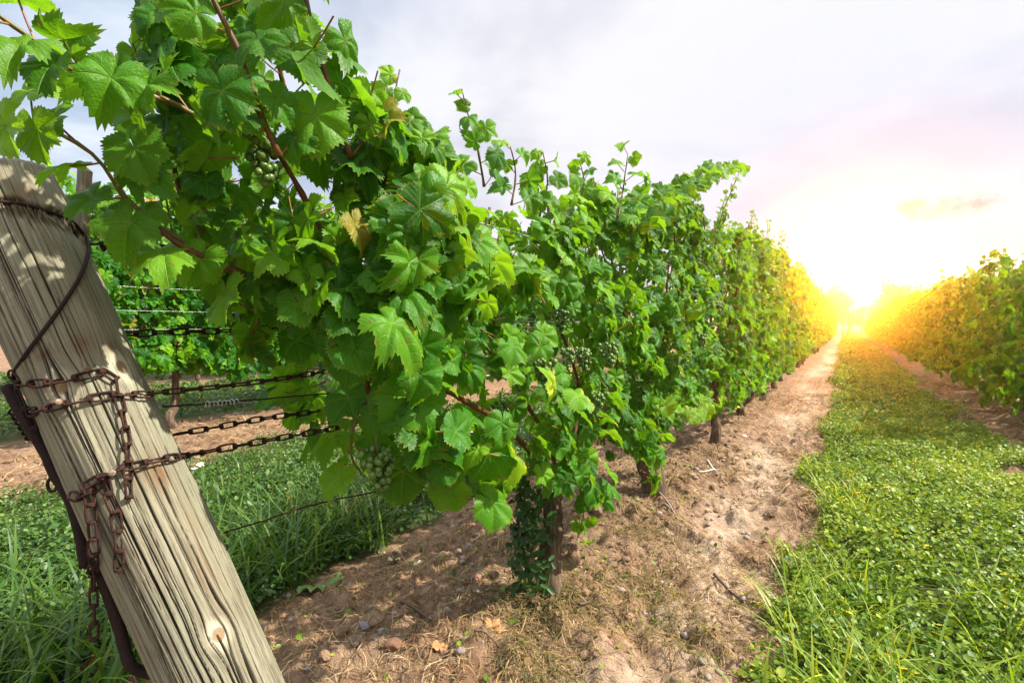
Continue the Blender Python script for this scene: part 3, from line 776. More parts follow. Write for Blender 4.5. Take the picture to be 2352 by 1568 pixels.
# groove crushed by the wire below the head and splintered ledge
groove = [onpost(x, y) for x, y in [(0, 462), (60, 470), (120, 488), (165, 508), (195, 535)]]
guv = np.array([post_uv(p) for p in groove]); o_ = np.argsort(guv[:, 0]); guv = guv[o_]
gvv = np.interp(U, guv[:, 0], guv[:, 1], left=guv[0, 1] + .02, right=guv[-1, 1]) + (vnoise(U * 160, U * 0, seed=66) - .5) * .010
gd = VV - gvv
disp -= .010 * np.exp(-(np.minimum(gd, 0) / .030) ** 2) * (gd < 0) + .013 * np.exp(-(np.maximum(gd, 0) / .006) ** 2) * (gd >= 0)
crack = np.maximum(crack, .8 * np.exp(-((gd - .002) / .004) ** 2))
stain = .65 * np.exp(-((gd + .0) / .016) ** 2) * (vnoise(U * 120, VV * 60, seed=67))
for (sx_, sy_, su, sv, am) in [(190, 790, .016, .02, .8), (262, 795, .012, .012, .75), (100, 815, .02, .008, .8), (365, 1085, .020, .035, .75), (60, 440, .02, .016, .6), (430, 1180, .016, .07, .42), (470, 1300, .02, .07, .4)]:
    u0, v0 = post_uv(onpost(sx_, sy_))
    stain = np.maximum(stain, am * np.exp(-((G - u0 - VV * .012 + v0 * 0) * 0) ** 2) * np.exp(-((U - u0) / su) ** 2 - ((VV - v0) / sv) ** 2) * (.35 + .9 * vnoise(G * 260, VV * 14, seed=68)))
for (gx0, gy0) in [(375, 1180), (195, 820)]:
    pass
# uneven sawn head, lower at its right shoulder
u1, _ = post_uv(onpost(150, 440))
cut = PLEN - .004 - .030 * sstep(u1 - .016, u1 + .016, U) * (U < u1 + .12) - .004 * vnoise(G * 130, U * 0, seed=69)
Vc = np.minimum(VV, cut); shrink = np.clip((VV - cut + .006) / .02, 0, 1)
RR = (PR + disp) * (1 - .12 * shrink)
Pp = pbot + Vc[..., None] * PT + RR[..., None] * (np.cos(TH)[..., None] * pn + np.sin(TH)[..., None] * pb_)
mb = MB(); i, j = np.meshgrid(np.arange(nv - 1), np.arange(na), indexing='ij'); j2 = (j + 1) % na
mb.add(Pp.reshape(-1, 3), np.stack([i * na + j, i * na + j2, (i + 1) * na + j2, (i + 1) * na + j], -1).reshape(-1, 4),
       gv=np.stack([G, VV, 0 * G], -1).reshape(-1, 3), crack=crack.ravel(), knot=knotm.ravel(), kd=kd.ravel(), halo=halo.ravel(), stain=np.clip(stain, 0, 1).ravel())
ctr = np.concatenate([Pp[-1], [Pp[-1].mean(0) - PT * .004]])
mb.add(ctr, np.stack([np.arange(na), (np.arange(na) + 1) % na, np.full(na, na)], 1), gv=np.stack([ctr[:, 0], ctr[:, 1], ctr[:, 2]], 1), crack=np.zeros(na + 1), knot=np.zeros(na + 1), kd=np.full(na + 1, 9.), halo=np.zeros(na + 1), stain=np.full(na + 1, .2))
post = thing('wooden_post', 'thick weathered wooden end post leaning left with cracks, knots and rusty chains', 'post', pbot)
rel(mb, pbot).build('timber', WOOD, post)
NAILM = plain('nail_steel', (.20, .13, .085), .5, .4, .45, 200)
def nail(p0, p1, r=.0022, head=.0055):
    d = nrm(np.asarray(p1) - p0); b = MB(); tube(b, [p0, (np.asarray(p0) + p1) / 2, p1], r, 10)
    tube(b, [p1 - d * .0005, p1 + d * .0012, p1 + d * .0024], [head * .85, head, head * .8], 14)
    rel(b, pbot).build('nail', NAILM, post)
nail(onpost(183, 812, -.01), onpost(200, 846, .016)); nail(onpost(108, 925, -.004), onpost(134, 922, .014), .0024, .005); nail(onpost(262, 1082, -.01), onpost(257, 1085, .022), .0028, .0052)
# splinters raised by the wire
b = MB()
for q in range(90):
    x = r_.uniform(0, 205); y = np.interp(x, [0, 60, 120, 165, 200], [462, 470, 488, 508, 545]) + r_.normal() * 7 + 8
    p = onpost(x, y, -.002); a = nrm(PT * -1 + r_.normal(size=3) * .16); n_ = nrm(p - pbot - PT * ((p - pbot) @ PT)); ln = r_.uniform(.010, .030)
    if q % 2: a = -a * .5 + n_ * .1; a = nrm(a); ln *= .5
    s_ = np.cross(a, n_) * r_.uniform(.0006, .0018)
    V = np.array([p - s_, p + s_, p + a * ln + n_ * r_.uniform(.001, .006), p + n_ * .0022])
    b.add(V, [[0, 1, 2], [1, 3, 2], [3, 0, 2]], 0, gv=np.tile([r_.random(), 0, 0], (4, 1)) + V * .2, crack=np.full(4, r_.choice([0, .0, .4])), knot=np.zeros(4), kd=np.full(4, 9.), halo=np.zeros(4), stain=np.full(4, r_.uniform(0, .5)))
rel(b, pbot).build('splinters', WOOD, post, smooth=False)
# slat behind the post
st = MB(); a0, a1 = atd(196, 384, .99), atd(182, 640, .99); ax = nrm(a1 - a0); sd = nrm(np.cross(ax, FW)) * .0085; dp = FW * .008
xs_ = [a0 + q * (a1 - a0) for q in np.linspace(0, 1, 12)] + [a1 + ax * .12]
V = []; 
for q, p in enumerate(xs_): 
    for k, (s1_, d1_) in enumerate([(-1, -1), (0, -1.3), (1, -1), (1, 1), (-1, 1)]): V.append(p + sd * s1_ * (1 + .05 * r_.normal()) + dp * d1_ + (ax * .006 * s1_ if q == 0 else 0))
V = np.array(V); nq = len(xs_); Fq = []
for q in range(nq - 1):
    for k in range(5): Fq.append([q * 5 + k, q * 5 + (k + 1) % 5, (q + 1) * 5 + (k + 1) % 5, (q + 1) * 5 + k])
gvs = np.stack([(V - a0) @ nrm(sd), (V - a0) @ ax, 0 * V[:, 0]], 1); z_ = np.zeros(len(V))
st.add(V, Fq, 0, gv=gvs, crack=z_, knot=z_, kd=z_ + 9, halo=z_, stain=z_ + .12)
st.F.append(np.array([[4, 3, 2, 1, 0]])); st.M.append(np.array([0]))
so_ = st.build('wooden_stake', WOOD, smooth=False); setloc(so_, xs_[-1]); tag(so_, 'thin grey wooden slat standing up behind the top of the leaning post', 'stake')

# ------------------------------------------------------------------ wires and chains
def wire(name, pts, r, mat, label, cat='wire', step=.01, jit=.0, group=None, sides=7):
    P = resample(spline(pts, 80), step)
    if jit: P = P + (np.stack([fbm(P[:, 0] * 60 + k * 7, P[:, 1] * 60, P[:, 2] * 60, 2) for k in range(3)], 1) - .5) * jit
    b = MB(); tube(b, P, r, sides); o = b.build(name, mat); setloc(o, P[0]); return tag(o, label, cat, group)
wire('rusty_wire', [onpost(-40, 452, .001)] + [onpost(x, y, .0005) for x, y in [(0, 462), (60, 469), (120, 488), (165, 508), (195, 532)]] + [onpost(207, 552, .003)] + [onpost(x, y, .003) for x, y in [(203, 580), (185, 632), (150, 690), (105, 752), (60, 812), (25, 862), (0, 900)]],
     .0030, RUST_DARK, 'dark rusty wire biting round the head of the post and running diagonally down its face')
# one chain link: a long wire loop with its end twisted into a small coil
def link_mesh():
    b = MB(); L, W = .0150, .0062
    a = np.linspace(0, 2 * PI, 29)[:-1]; P = []
    for q in a:
        c, s = math.cos(q), math.sin(q); P.append((np.sign(c) * (L - W) * min(1, abs(c) * 3) + c * W, s * W * (1 + .06 * math.sin(3 * q)), 0))
    P = np.array(P); n = len(P); T = nrm(np.roll(P, -1, 0) - np.roll(P, 1, 0)); Zv = np.array([0, 0, 1.0]); N = np.cross(T, Zv)
    k = np.arange(7) / 7 * 2 * PI; r = .00185
    V = P[:, None] + r * (np.cos(k)[None, :, None] * N[:, None] + np.sin(k)[None, :, None] * Zv)
    i, j = np.meshgrid(np.arange(n), np.arange(7), indexing='ij'); i2, j2 = (i + 1) % n, (j + 1) % 7
    b.add(V.reshape(-1, 3), np.stack([i * 7 + j, i2 * 7 + j, i2 * 7 + j2, i * 7 + j2], -1).reshape(-1, 4))
    q = np.linspace(0, 2 * PI * 2.2, 26)
    tube(b, np.stack([L - .0035 + .0036 * q / q[-1], .0046 * np.cos(q), .0046 * np.sin(q)], 1), .0017, 6)
    o = b.build('link', RUST); m = o.data; bpy.data.objects.remove(o); return m
LINKM = link_mesh()
LINKD = LINKM.copy(); LINKD.materials.clear(); LINKD.materials.append(RUST_DARK)
def chain(pts, label, nrmf=None, dark=False, pitch=.0262, phase=0, sag=0.0, scale=1.0):
    P = spline(pts, 120)
    if sag: P = P - np.array([0, 0, 1.0]) * (sag * 4 * np.linspace(0, 1, 120) * (1 - np.linspace(0, 1, 120)))[:, None]
    P = resample(P, pitch * scale); root = thing('rusty_chain', label, 'chain', P[0])
    for k in range(len(P) - 1):
        a, c = P[k], P[k + 1]; x = nrm(c - a); mid = (a + c) / 2
        n0 = nrm(mid - pbot - PT * ((mid - pbot) @ PT)) if nrmf is None else np.asarray(nrmf, float)
        n0 = nrm(n0 - x * (n0 @ x)); s_ = np.cross(n0, x)
        ang = (random.uniform(5, 32) if (k + phase) % 2 == 0 else random.uniform(58, 82)); an = math.radians(ang * (1 if nrmf is not None else 1))
        z = n0 * math.cos(an) + s_ * math.sin(an); y = np.cross(z, x)
        o = bpy.data.objects.new('link', LINKD if dark else LINKM); col.objects.link(o); o.parent = root
        sx = np.linalg.norm(c - a) / .0262
        Mx = mathutils.Matrix([[x[0] * sx, y[0] * scale, z[0] * scale, mid[0] - P[0][0]], [x[1] * sx, y[1] * scale, z[1] * scale, mid[1] - P[0][1]], [x[2] * sx, y[2] * scale, z[2] * scale, mid[2] - P[0][2]], [0, 0, 0, 1]])
        o.matrix_local = Mx
    return root
O = .006
chain([onpost(x, y, O) for x, y in [(-30, 868), (25, 876), (100, 879), (170, 868), (235, 852)]], 'rusty chain running across the post above the upper nail from its left edge', pitch=.031)
chain([onpost(x, y, O) for x, y in [(236, 850), (262, 856), (272, 905), (284, 960), (292, 1010), (293, 1060), (295, 1100), (296, 1140)]], 'rusty chain hanging straight down the front of the post', pitch=.027)
chain([onpost(x, y, O) for x, y in [(52, 950), (115, 935), (200, 915), (275, 904), (330, 905)]] + [onx(390, 898, -.985), onx(480, 889, -.985), onx(580, 878, -.985), onx(660, 866, -.985), onx(745, 853, -.985)], 'rusty chain from the post nail to the shiny wire loop in the leaves', pitch=.029)
chain([onpost(x, y, O) for x, y in [(188, 1118), (222, 1098), (258, 1080), (300, 1070), (350, 1058), (400, 1048)]] + [onx(440, 1043, -.985), onx(560, 1020, -.985), onx(660, 1002, -.985), onx(775, 982, -.985)], 'lowest taut rusty chain from the nail head on the post towards the vine', pitch=.029)
chain([onx(400, 997, -1.08), onx(520, 976, -1.08), onx(620, 958, -1.08), onx(745, 942, -1.08), onx(880, 925, -1.08)], 'dark chain stretched between the two long rusty chains behind the post', (0, -1, .4), dark=True, pitch=.030)
chain([onx(270, 768, -1.08), onx(375, 762, -1.08), onx(480, 760, -1.08), onx(560, 757, -1.08), onx(630, 752, -1.08), onx(700, 748, -1.08)], 'black chain at mid height behind the post against green leaves', (0, -1, .4), dark=True, pitch=.030)
chain([onpost(205, 1118, O)] + [onpost(x, y, O + .003) for x, y in [(207, 1150), (210, 1190), (214, 1230), (216, 1275)]] + [atd(x, y, .80) for x, y in [(214, 1320), (215, 1370), (217, 1420), (216, 1467)]], 'long loose chain end dangling beside the curved rod', pitch=.027)
chain([onpost(x, y, O) for x, y in [(238, 1090), (241, 1116), (253, 1145), (268, 1184), (271, 1223), (274, 1257), (277, 1293), (272, 1308)]], 'short loose chain end dangling over the middle of the post', pitch=.027)
chain([onpost(x, y, O) for x, y in [(160, 1136), (190, 1140), (215, 1125), (240, 1098)]], 'short bunched chain looped from the rod to the nail head', pitch=.027)
chain([onpost(x, y, O) for x, y in [(-10, 905), (25, 920), (55, 950), (75, 985)]], 'chain bunched at the left edge of the post where rod and wire meet', dark=True, pitch=.027)
def rod(name, pp, depth, r, label):
    pts = [atd(x, y, d) for (x, y), d in zip(pp, depth)]; b = MB(); P = resample(spline(pts, 80), .008)
    tube(b, P, r * (1 + .14 * (fbm(P[:, 2] * 60, P[:, 0] * 60, oct=2) - .5)), 14, wob=.10); o = b.build(name, RUST_DARK); setloc(o, P[-1]); tag(o, label, 'rod')
rod('iron_rod', [(15, 885), (54, 955), (105, 1038), (131, 1096), (161, 1145), (183, 1218), (197, 1300)], [.82] * 7, .0085, 'upper rusty iron rod curving down the left edge of the post')
rod('iron_rod', [(212, 1262), (249, 1365), (273, 1437), (290, 1500), (301, 1527), (325, 1540), (368, 1547)], [.81, .81, .81, .81, .81, .82, .83], .0085, 'lower rusty iron rod ending in a hook under the post')
b = MB(); q = np.linspace(0, 2 * PI * 6, 90)
c0, c1 = atd(40, 935, .855), atd(85, 1005, .855); ax = nrm(c1 - c0); h1 = nrm(np.cross(ax, FW)); h2 = np.cross(ax, h1)
tube(b, c0 + (c1 - c0) * (q / q[-1])[:, None] + .0125 * (np.cos(q)[:, None] * h1 + np.sin(q)[:, None] * h2), .0022, 6)
o = b.build('wire_wrap', RUST_DARK); setloc(o, c0); tag(o, 'rusty wire coiled round the upper iron rod at the left post edge', 'wire')
b = MB(); c0, c1 = atd(200, 1262, .86), atd(226, 1320, .86); ax = nrm(c1 - c0); h1 = nrm(np.cross(ax, FW)); h2 = np.cross(ax, h1)
tube(b, c0 + (c1 - c0) * (q / q[-1])[:, None] + .0115 * (np.cos(q)[:, None] * h1 + np.sin(q)[:, None] * h2), .0022, 6)
o = b.build('wire_wrap', RUST_DARK); setloc(o, c0); tag(o, 'rusty wire coil binding the two iron rods together beside the hanging chain', 'wire')
b = MB()
for q in np.linspace(0, 2 * PI, 2)[:-1]: pass
c0 = atd(120, 1112, .85); a = np.linspace(0, 2 * PI, 25); tube(b, c0 + .011 * (np.cos(a)[:, None] * RT * .7 + np.sin(a)[:, None] * UPV), .0026, 7)
o = b.build('iron_ring', RUST); setloc(o, c0); tag(o, 'small rusty iron ring at the left side of the rod', 'ring')

def tie(name, P0, P1, turns, rad, r, mat, label):
    b = MB(); n = turns * 14; q = np.linspace(0, 2 * PI * turns, n); ax = nrm(P1 - P0); h1 = nrm(np.cross(ax, [0.2, .3, 1])); h2 = np.cross(ax, h1)
    P = P0 + (P1 - P0) * (q / q[-1])[:, None] + (rad * (1 + .3 * np.sin(q * 1.7)))[:, None] * (np.cos(q)[:, None] * h1 + np.sin(q)[:, None] * h2)
    P = np.vstack([P, P[-1] + ax * .02 + h1 * .012]); tube(b, P, r, 6); o = b.build(name, mat); setloc(o, P0); tag(o, label, 'wire tie')
wire('rusty_wire', [onx(206, 560, -.99), onx(250, 559, -.985), onx(310, 567, -.985), onx(380, 563, -.985), onx(560, 585, -.985)], .0022, RUST, 'rusty top wire leaving the post head into the leaves', jit=.006)
tie('wire_tie', onx(232, 566, -.985), onx(256, 562, -.985), 5, .006, .0014, RUST_DARK, 'dark barbed tie knotted on the top wire beside the post')
wire('rusty_wire', [onx(372, 932, -1.02), onx(470, 927, -1.02), onx(600, 916, -1.02), onx(745, 904, -1.02), onx(900, 895, -1.02)], .0018, RUST, 'thin rusty wire running between the middle chains', jit=.004)
tie('wire_tie', onx(470, 928, -1.015), onx(545, 921, -1.015), 8, .0045, .0011, WIRE, 'silvery wire tie twisted on the thin rusty wire')
wire('rusty_wire', [onx(515, 1222, -1.03), onx(620, 1190, -1.0), onx(700, 1163, -1.0), onx(800, 1140, -.98), onx(890, 1124, -.95)], .0018, RUST, 'low slack rusty wire above the grass', jit=.005)
P_ = [onx(x, y, -.975) for x, y in [(745, 853), (765, 848), (800, 846), (850, 845), (870, 850), (850, 862), (790, 866), (760, 860), (745, 853)]]
wire('wire_loop', P_, .0018, WIRE, 'bright galvanised wire loop joining the chain to the leaves', step=.006)
P_ = [onx(x, y, -.90) for x, y in [(905, 945), (908, 965), (898, 985), (880, 990), (876, 982), (890, 978)]]
wire('wire_hook', P_, .0026, WIRE, 'bent grey wire hook hanging under the leaves', step=.004)
P_ = [onx(x, y, -.86) for x, y in [(985, 938), (1010, 935), (1035, 932), (1032, 945), (1005, 952), (984, 950)]]
wire('wire_loop', P_, .002, WIRE, 'pale wire loop among the lower leaves of the nearest vine', step=.006)
chain([onx(x, y, -.93) for x, y in [(850, 968), (880, 960), (930, 955), (985, 945)]], 'short chain half hidden among the lower leaves', (.5, -1, .2), dark=True, pitch=.030)
for q, (z, y0) in enumerate([(1.02, .8), (.86, .8), (.70, .9), (1.30, .6)]):
    wire('trellis_wire', [(-.90 + .02 * (q % 2), y0, z - .01), (-.90, 6, z), (-.90, 26, z + .05), (-.90, 46, z + .06)], .0020, WIRE, ['galvanised trellis wire at mid height of the near row', 'second lower trellis wire of the near row', 'lowest trellis wire of the near row', 'top trellis wire of the near row'][q], step=.5, sides=6)
for q, z in enumerate((1.32, 1.12, .96)):
    wire('trellis_wire', [(ROW_L + .36, .9, z), (ROW_L + .36, 5, z), (ROW_L + .36, 14, z)], .0011, WIRE, ['upper bright trellis wire of the back row', 'middle bright trellis wire of the back row', 'lower bright trellis wire of the back row'][q], step=.4, sides=6)

# ------------------------------------------------------------------ grass and ground cover
GRASSM = plant_material('grass_blade', (.050, .125, .008), (.11, .20, .012), (.28, .35, .028), .45, .35, .35)
CLOVER = plant_material('clover_leaf', (.046, .105, .007), (.12, .20, .012), (.27, .33, .03), .46, .28, .24)
STRAWM = plant_material('dry_straw', (.08, .040, .018), (.22, .135, .060), (.46, .34, .18), .75, .08, .2)
WEEDM = plant_material('dying_weed', (.045, .05, .018), (.13, .10, .035), (.26, .17, .06), .7, .1, .2)
PETALM = plant_material('white_petal', (.70, .70, .66), (.80, .80, .78), (.85, .83, .84), .6, .25, .3)
def blades(mb, base, h, wdt, lean, droop, rnd, seg=5, mat=0):
    K = len(base); a = rng.random(K) * 2 * PI; d = np.stack([np.cos(a), np.sin(a), np.zeros(K)], 1); s = np.stack([-np.sin(a), np.cos(a), np.zeros(K)], 1)
    u = np.linspace(0, 1, seg + 1); L = []
    for q in u:
        c = base + d * (lean * q + droop * q ** 2.2)[:, None] * h[:, None] + np.array([0, 0, 1.0]) * (h * (q - .55 * droop * q ** 3))[:, None]
        wq = wdt * (1 - q ** 1.8) * (.6 + .4 * min(1, q * 4)) + 1e-4
        L += [c - s * wq[:, None], c + s * wq[:, None]]
    V = np.stack(L, 1); nv = 2 * (seg + 1)
    F = np.array([[2 * k, 2 * k + 1, 2 * k + 3, 2 * k + 2] for k in range(seg)])
    mb.add(V.reshape(-1, 3), (F[None] + (np.arange(K) * nv)[:, None, None]).reshape(-1, 4), mat, rnd=np.repeat(rnd, nv))
def leaflets(mb, pos, nr, size, rnd, mat=0, asp=.5):
    K = len(pos); tip = rng.normal(size=(K, 3)); Rm = leaf_frames(nr, tip)
    B = np.array([[0, 0, 0], [-asp, .55, .10], [0, .55, -.06], [asp, .55, .10], [0, 1.1, -.05], [-asp * .8, .9, .02], [asp * .8, .9, .02], [-asp * .7, .2, .05], [asp * .7, .2, .05]])
    F = np.array([[0, 2, 7], [7, 2, 1], [1, 2, 5], [5, 2, 4], [0, 8, 2], [8, 3, 2], [3, 6, 2], [6, 4, 2]])
    W = np.einsum('kij,vj->kvi', Rm, B) * size[:, None, None] + pos[:, None]
    mb.add(W.reshape(-1, 3), (F[None] + (np.arange(K) * 9)[:, None, None]).reshape(-1, 3), mat, rnd=np.repeat(rnd, 9))
def scatter(n, x0, x1, y0, y1, thr=.5, seed=0, pw=1.0):
    r_ = np.random.default_rng(seed); x = r_.uniform(x0, x1, n); y = y0 + (y1 - y0) * r_.random(n) ** pw
    k = grass_mask(x, y) > thr * (.5 + r_.random(n)); return x[k], y[k]
def cover(mb, n, x0, x1, y0, y1, size, hmax, seed, pw=1.0, asp=.5, tilt=.55, per=13, spread=2.6):
    """weeds as many little domed plants of a dozen leaflets each"""
    r_ = np.random.default_rng(seed + 50)
    cx, cy = scatter(n // per, x0, x1, y0, y1, .5, seed, pw); P = len(cx)
    hm = hmax * (.25 + 1.0 * fbm(cx * 2.2, cy * 2.2, oct=3, seed=seed + 1)) * r_.uniform(.5, 1.35, P)
    R_ = size * spread * r_.uniform(.6, 1.5, P); pv = np.clip(.55 * r_.random(P) + .55 * fbm(cx * 1.4, cy * 1.4, oct=3, seed=seed + 2) - .08, 0, 1); ps = r_.uniform(.65, 1.45, P)
    k = np.repeat(np.arange(P), per); K = len(k); a = r_.random(K) * 2 * PI; q = np.sqrt(r_.random(K))
    dx, dy = np.cos(a) * q, np.sin(a) * q; x = cx[k] + dx * R_[k]; y = cy[k] + dy * R_[k]
    z = ground_z(x, y) + hm[k] * (1 - .55 * q * q) * (.45 + .55 * r_.random(K) ** .5) + .004
    nr = np.stack([dx * .7 + r_.normal(size=K) * tilt, dy * .7 + r_.normal(size=K) * tilt, np.ones(K)], 1)
    leaflets(mb, np.stack([x, y, z], 1), nr, size * ps[k] * r_.uniform(.6, 1.2, K), np.clip(pv[k] + r_.normal(size=K) * .12, 0, 1), 0, asp)
def sward(mb, n, x0, x1, y0, y1, h, wd, seed, pw=1.0, clump=.5, mat=0, thr=.5, young=0.0):
    x, y = scatter(n, x0, x1, y0, y1, thr, seed, pw)
    k = fbm(x * 2.6, y * 2.6, oct=2, seed=seed + 4) > clump; x, y = x[k], y[k]; K = len(x)
    blades(mb, np.stack([x, y, ground_z(x, y) - .005], 1), h * rng.uniform(.5, 1.2, K), wd * rng.uniform(.6, 1.2, K), rng.uniform(.05, .5, K), rng.uniform(.1, .9, K), np.clip(rng.random(K) * .8 + young, 0, 1), mat=mat)
# right-hand strip
mb = MB()
cover(mb, 104000, -.4, 1.25, .3, 6.5, .0150, .15, 301, .85)
cover(mb, 60000, -.45, 1.3, 6, 20, .022, .12, 305, .8)
cover(mb, 36000, -.5, 1.35, 19, 48, .045, .14, 309, .8)
cover(mb, 1500, -.3, 1.25, 1.3, 8, .021, .12, 311)
g1 = mb.build('ground_cover', CLOVER); tag(g1, 'low leafy clover and weeds covering the strip between the two rows', 'ground cover', kind='stuff')
mb = MB()
sward(mb, 5000, -.35, 1.2, .3, 5.0, .13, .0026, 321, clump=.54)
sward(mb, 1300, -.2, .16, 1.3, 4.0, .20, .0042, 323, clump=.52, young=.3)
sward(mb, 500, -.1, .5, 1.2, 2.6, .26, .0042, 327, clump=.5, young=.2)
sward(mb, 9000, -.4, 1.25, 5, 22, .12, .0045, 325, clump=.48, young=.15)
g2 = mb.build('grass', GRASSM); tag(g2, 'taller grass blades along the edge of the right hand strip', 'grass', kind='stuff')
# strip behind the near row and headland
mb = MB()
cover(mb, 85000, -4.4, -1.5, -.6, 4.2, .0135, .13, 331, tilt=.6)
cover(mb, 12000, -4.4, -1.5, 4, 12, .03, .14, 333)
cover(mb, 40000, -9.4, -5.8, -.5, 9, .026, .14, 335)
cover(mb, 14000, -3.2, -1.6, -.3, 2.4, .022, .22, 337, tilt=.8, asp=.36)
cover(mb, 9000, -14.2, -10.2, 0, 12, .05, .16, 339)
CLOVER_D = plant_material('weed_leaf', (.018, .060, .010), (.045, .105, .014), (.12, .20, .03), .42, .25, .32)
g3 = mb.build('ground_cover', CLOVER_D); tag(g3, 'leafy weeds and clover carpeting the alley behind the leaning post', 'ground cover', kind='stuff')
mb = MB()
sward(mb, 1700, -3.4, -1.62, -.35, 2.4, .26, .0056, 341, clump=.53, young=.1)
sward(mb, 900, -2.3, -1.6, .7, 1.7, .34, .0060, 345, clump=.40, young=.1)
sward(mb, 3500, -4.2, -1.7, -.5, 5, .17, .003, 343, clump=.47)
x = rng.normal(-1.9, .2, 420); y = rng.normal(.34, .2, 420)
blades(mb, np.stack([x, y, ground_z(x, y)], 1), rng.uniform(.16, .42, 420), rng.uniform(.004, .008, 420), rng.uniform(.05, .4, 420), rng.uniform(.2, .8, 420), np.clip(rng.random(420) * .8 + .1, 0, 1))
GRASS_D = plant_material('dark_grass_blade', (.022, .070, .008), (.048, .115, .012), (.14, .22, .025), .42, .32, .35)  # darker green than the grass of the right-hand strip
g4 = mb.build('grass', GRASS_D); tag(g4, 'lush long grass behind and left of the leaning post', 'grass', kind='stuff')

# dry straw and clippings on the soil
def ribbons(mb, x, y, ln, wd, lift, rnd, mat=0, curl=1.0):
    K = len(x); a = rng.random(K) * 2 * PI; cu = rng.normal(size=K) * .75 * curl; seg = 4; L = []
    px_, py_, an = x.copy(), y.copy(), a.copy(); arch = rng.random(K) * lift
    for q in range(seg + 1):
        z = ground_z(px_, py_) + .004 + arch * math.sin(PI * q / seg) + rng.random(K) * .004
        s = np.stack([-np.sin(an), np.cos(an), rng.normal(size=K) * .5], 1) * (wd * (1 - .6 * abs(q / seg - .4)))[:, None]
        c = np.stack([px_, py_, z], 1); L += [c - s, c + s]
        an = an + cu / seg; an = an; px_ = px_ + np.cos(an) * ln / seg; py_ = py_ + np.sin(an) * ln / seg
    V = np.stack(L, 1); nv = 2 * (seg + 1); F = np.array([[2 * k, 2 * k + 1, 2 * k + 3, 2 * k + 2] for k in range(seg)])
    mb.add(V.reshape(-1, 3), (F[None] + (np.arange(K) * nv)[:, None, None]).reshape(-1, 4), mat, rnd=np.repeat(rnd, nv))
def soil_pts(n, x0, x1, y0, y1, seed, thr=.46, pw=1.0, f=2.2):
    r_ = np.random.default_rng(seed); x = r_.uniform(x0, x1, n); y = y0 + (y1 - y0) * r_.random(n) ** pw
    k = (grass_mask(x, y) < .75) & (fbm(x * f, y * f, oct=3, seed=seed) > thr - .2 * r_.random(n)); return x[k], y[k]
mb = MB()
for (n, x0, x1, y0, y1, sd, l0, l1, w_) in [(17000, -2.0, -.1, .35, 3.2, 401, .01, .085, .0011), (6000, -1.7, -.1, 3, 9, 403, .04, .16, .0022), (2600, -5.8, -4.0, .2, 6, 405, .06, .2, .004), (2500, 1.0, 1.9, 4.5, 12, 407, .05, .2, .003)]:
    x, y = soil_pts(n, x0, x1, y0, y1, sd, .52); K = len(x)
    ribbons(mb, x, y, rng.uniform(l0, l1, K), w_ * rng.uniform(.5, 1.6, K), .007, np.clip(rng.beta(1.5, 1.5, K), 0, 1), curl=.6)
s1 = mb.build('straw_litter', STRAWM); tag(s1, 'dry straw and clippings strewn over the bare soil', 'straw', kind='stuff')
mb = MB()
x, y = soil_pts(6500, -1.75, -.15, .5, 4.6, 421, .62, f=3.2); K = len(x)
ribbons(mb, x, y, rng.uniform(.02, .09, K), .0009 * rng.uniform(.5, 1.8, K), .008, rng.random(K), curl=1.6)
for (cx, cy, sg, n) in [(-.88, 1.54, .10, 1100), (-.72, 1.24, .07, 300), (-.62, 1.9, .10, 300), (-.80, 2.35, .12, 350), (-.75, 3.9, .2, 300), (-.42, 1.65, .09, 350)]:
    x = rng.normal(cx, sg, n); y = rng.normal(cy, sg, n); ribbons(mb, x, y, rng.uniform(.03, .12, n), .0009 * rng.uniform(.5, 1.8, n), .016, rng.random(n), curl=2.0)
    leaflets(mb, np.stack([x[:n // 3], y[:n // 3], ground_z(x[:n // 3], y[:n // 3]) + rng.random(n // 3) * .018], 1), np.stack([rng.normal(size=n // 3), rng.normal(size=n // 3), np.ones(n // 3)], 1), rng.uniform(.006, .014, n // 3), rng.random(n // 3))
s2 = mb.build('dead_weeds', WEEDM); tag(s2, 'tangles of dying brown and olive weeds around the vine trunks', 'weeds', kind='stuff')
# fresh weed leaves sprouting on the soil
mb = MB()
x, y = soil_pts(900, -1.8, -.2, .6, 4.5, 431, .55); K = len(x)
leaflets(mb, np.stack([x, y, ground_z(x, y) + .012], 1), np.stack([rng.normal(size=K) * .5, rng.normal(size=K) * .5, np.ones(K)], 1), rng.uniform(.008, .02, K), rng.random(K))
s3 = mb.build('seedling_weeds', CLOVER); tag(s3, 'scattered small green seedlings on the bare soil', 'weeds', kind='stuff')

# white wildflowers in the strip
mb = MB()
x, y = scatter(60, -.2, 1.2, 1.4, 9, .7, 441); K = len(x)
for k in range(K):
    c = np.array([x[k], y[k], gz(x[k], y[k]) + random.uniform(.07, .13)])
    a = np.arange(6) / 6 * 2 * PI + random.random()
    leaflets(mb, np.tile(c, (6, 1)), np.stack([np.cos(a) * .4, np.sin(a) * .4, np.ones(6)], 1), np.full(6, .0062), np.full(6, random.random()))
s4 = mb.build('clover_flowers', PETALM); tag(s4, 'tiny white flowers dotted through the right hand strip', 'flowers', kind='stuff')

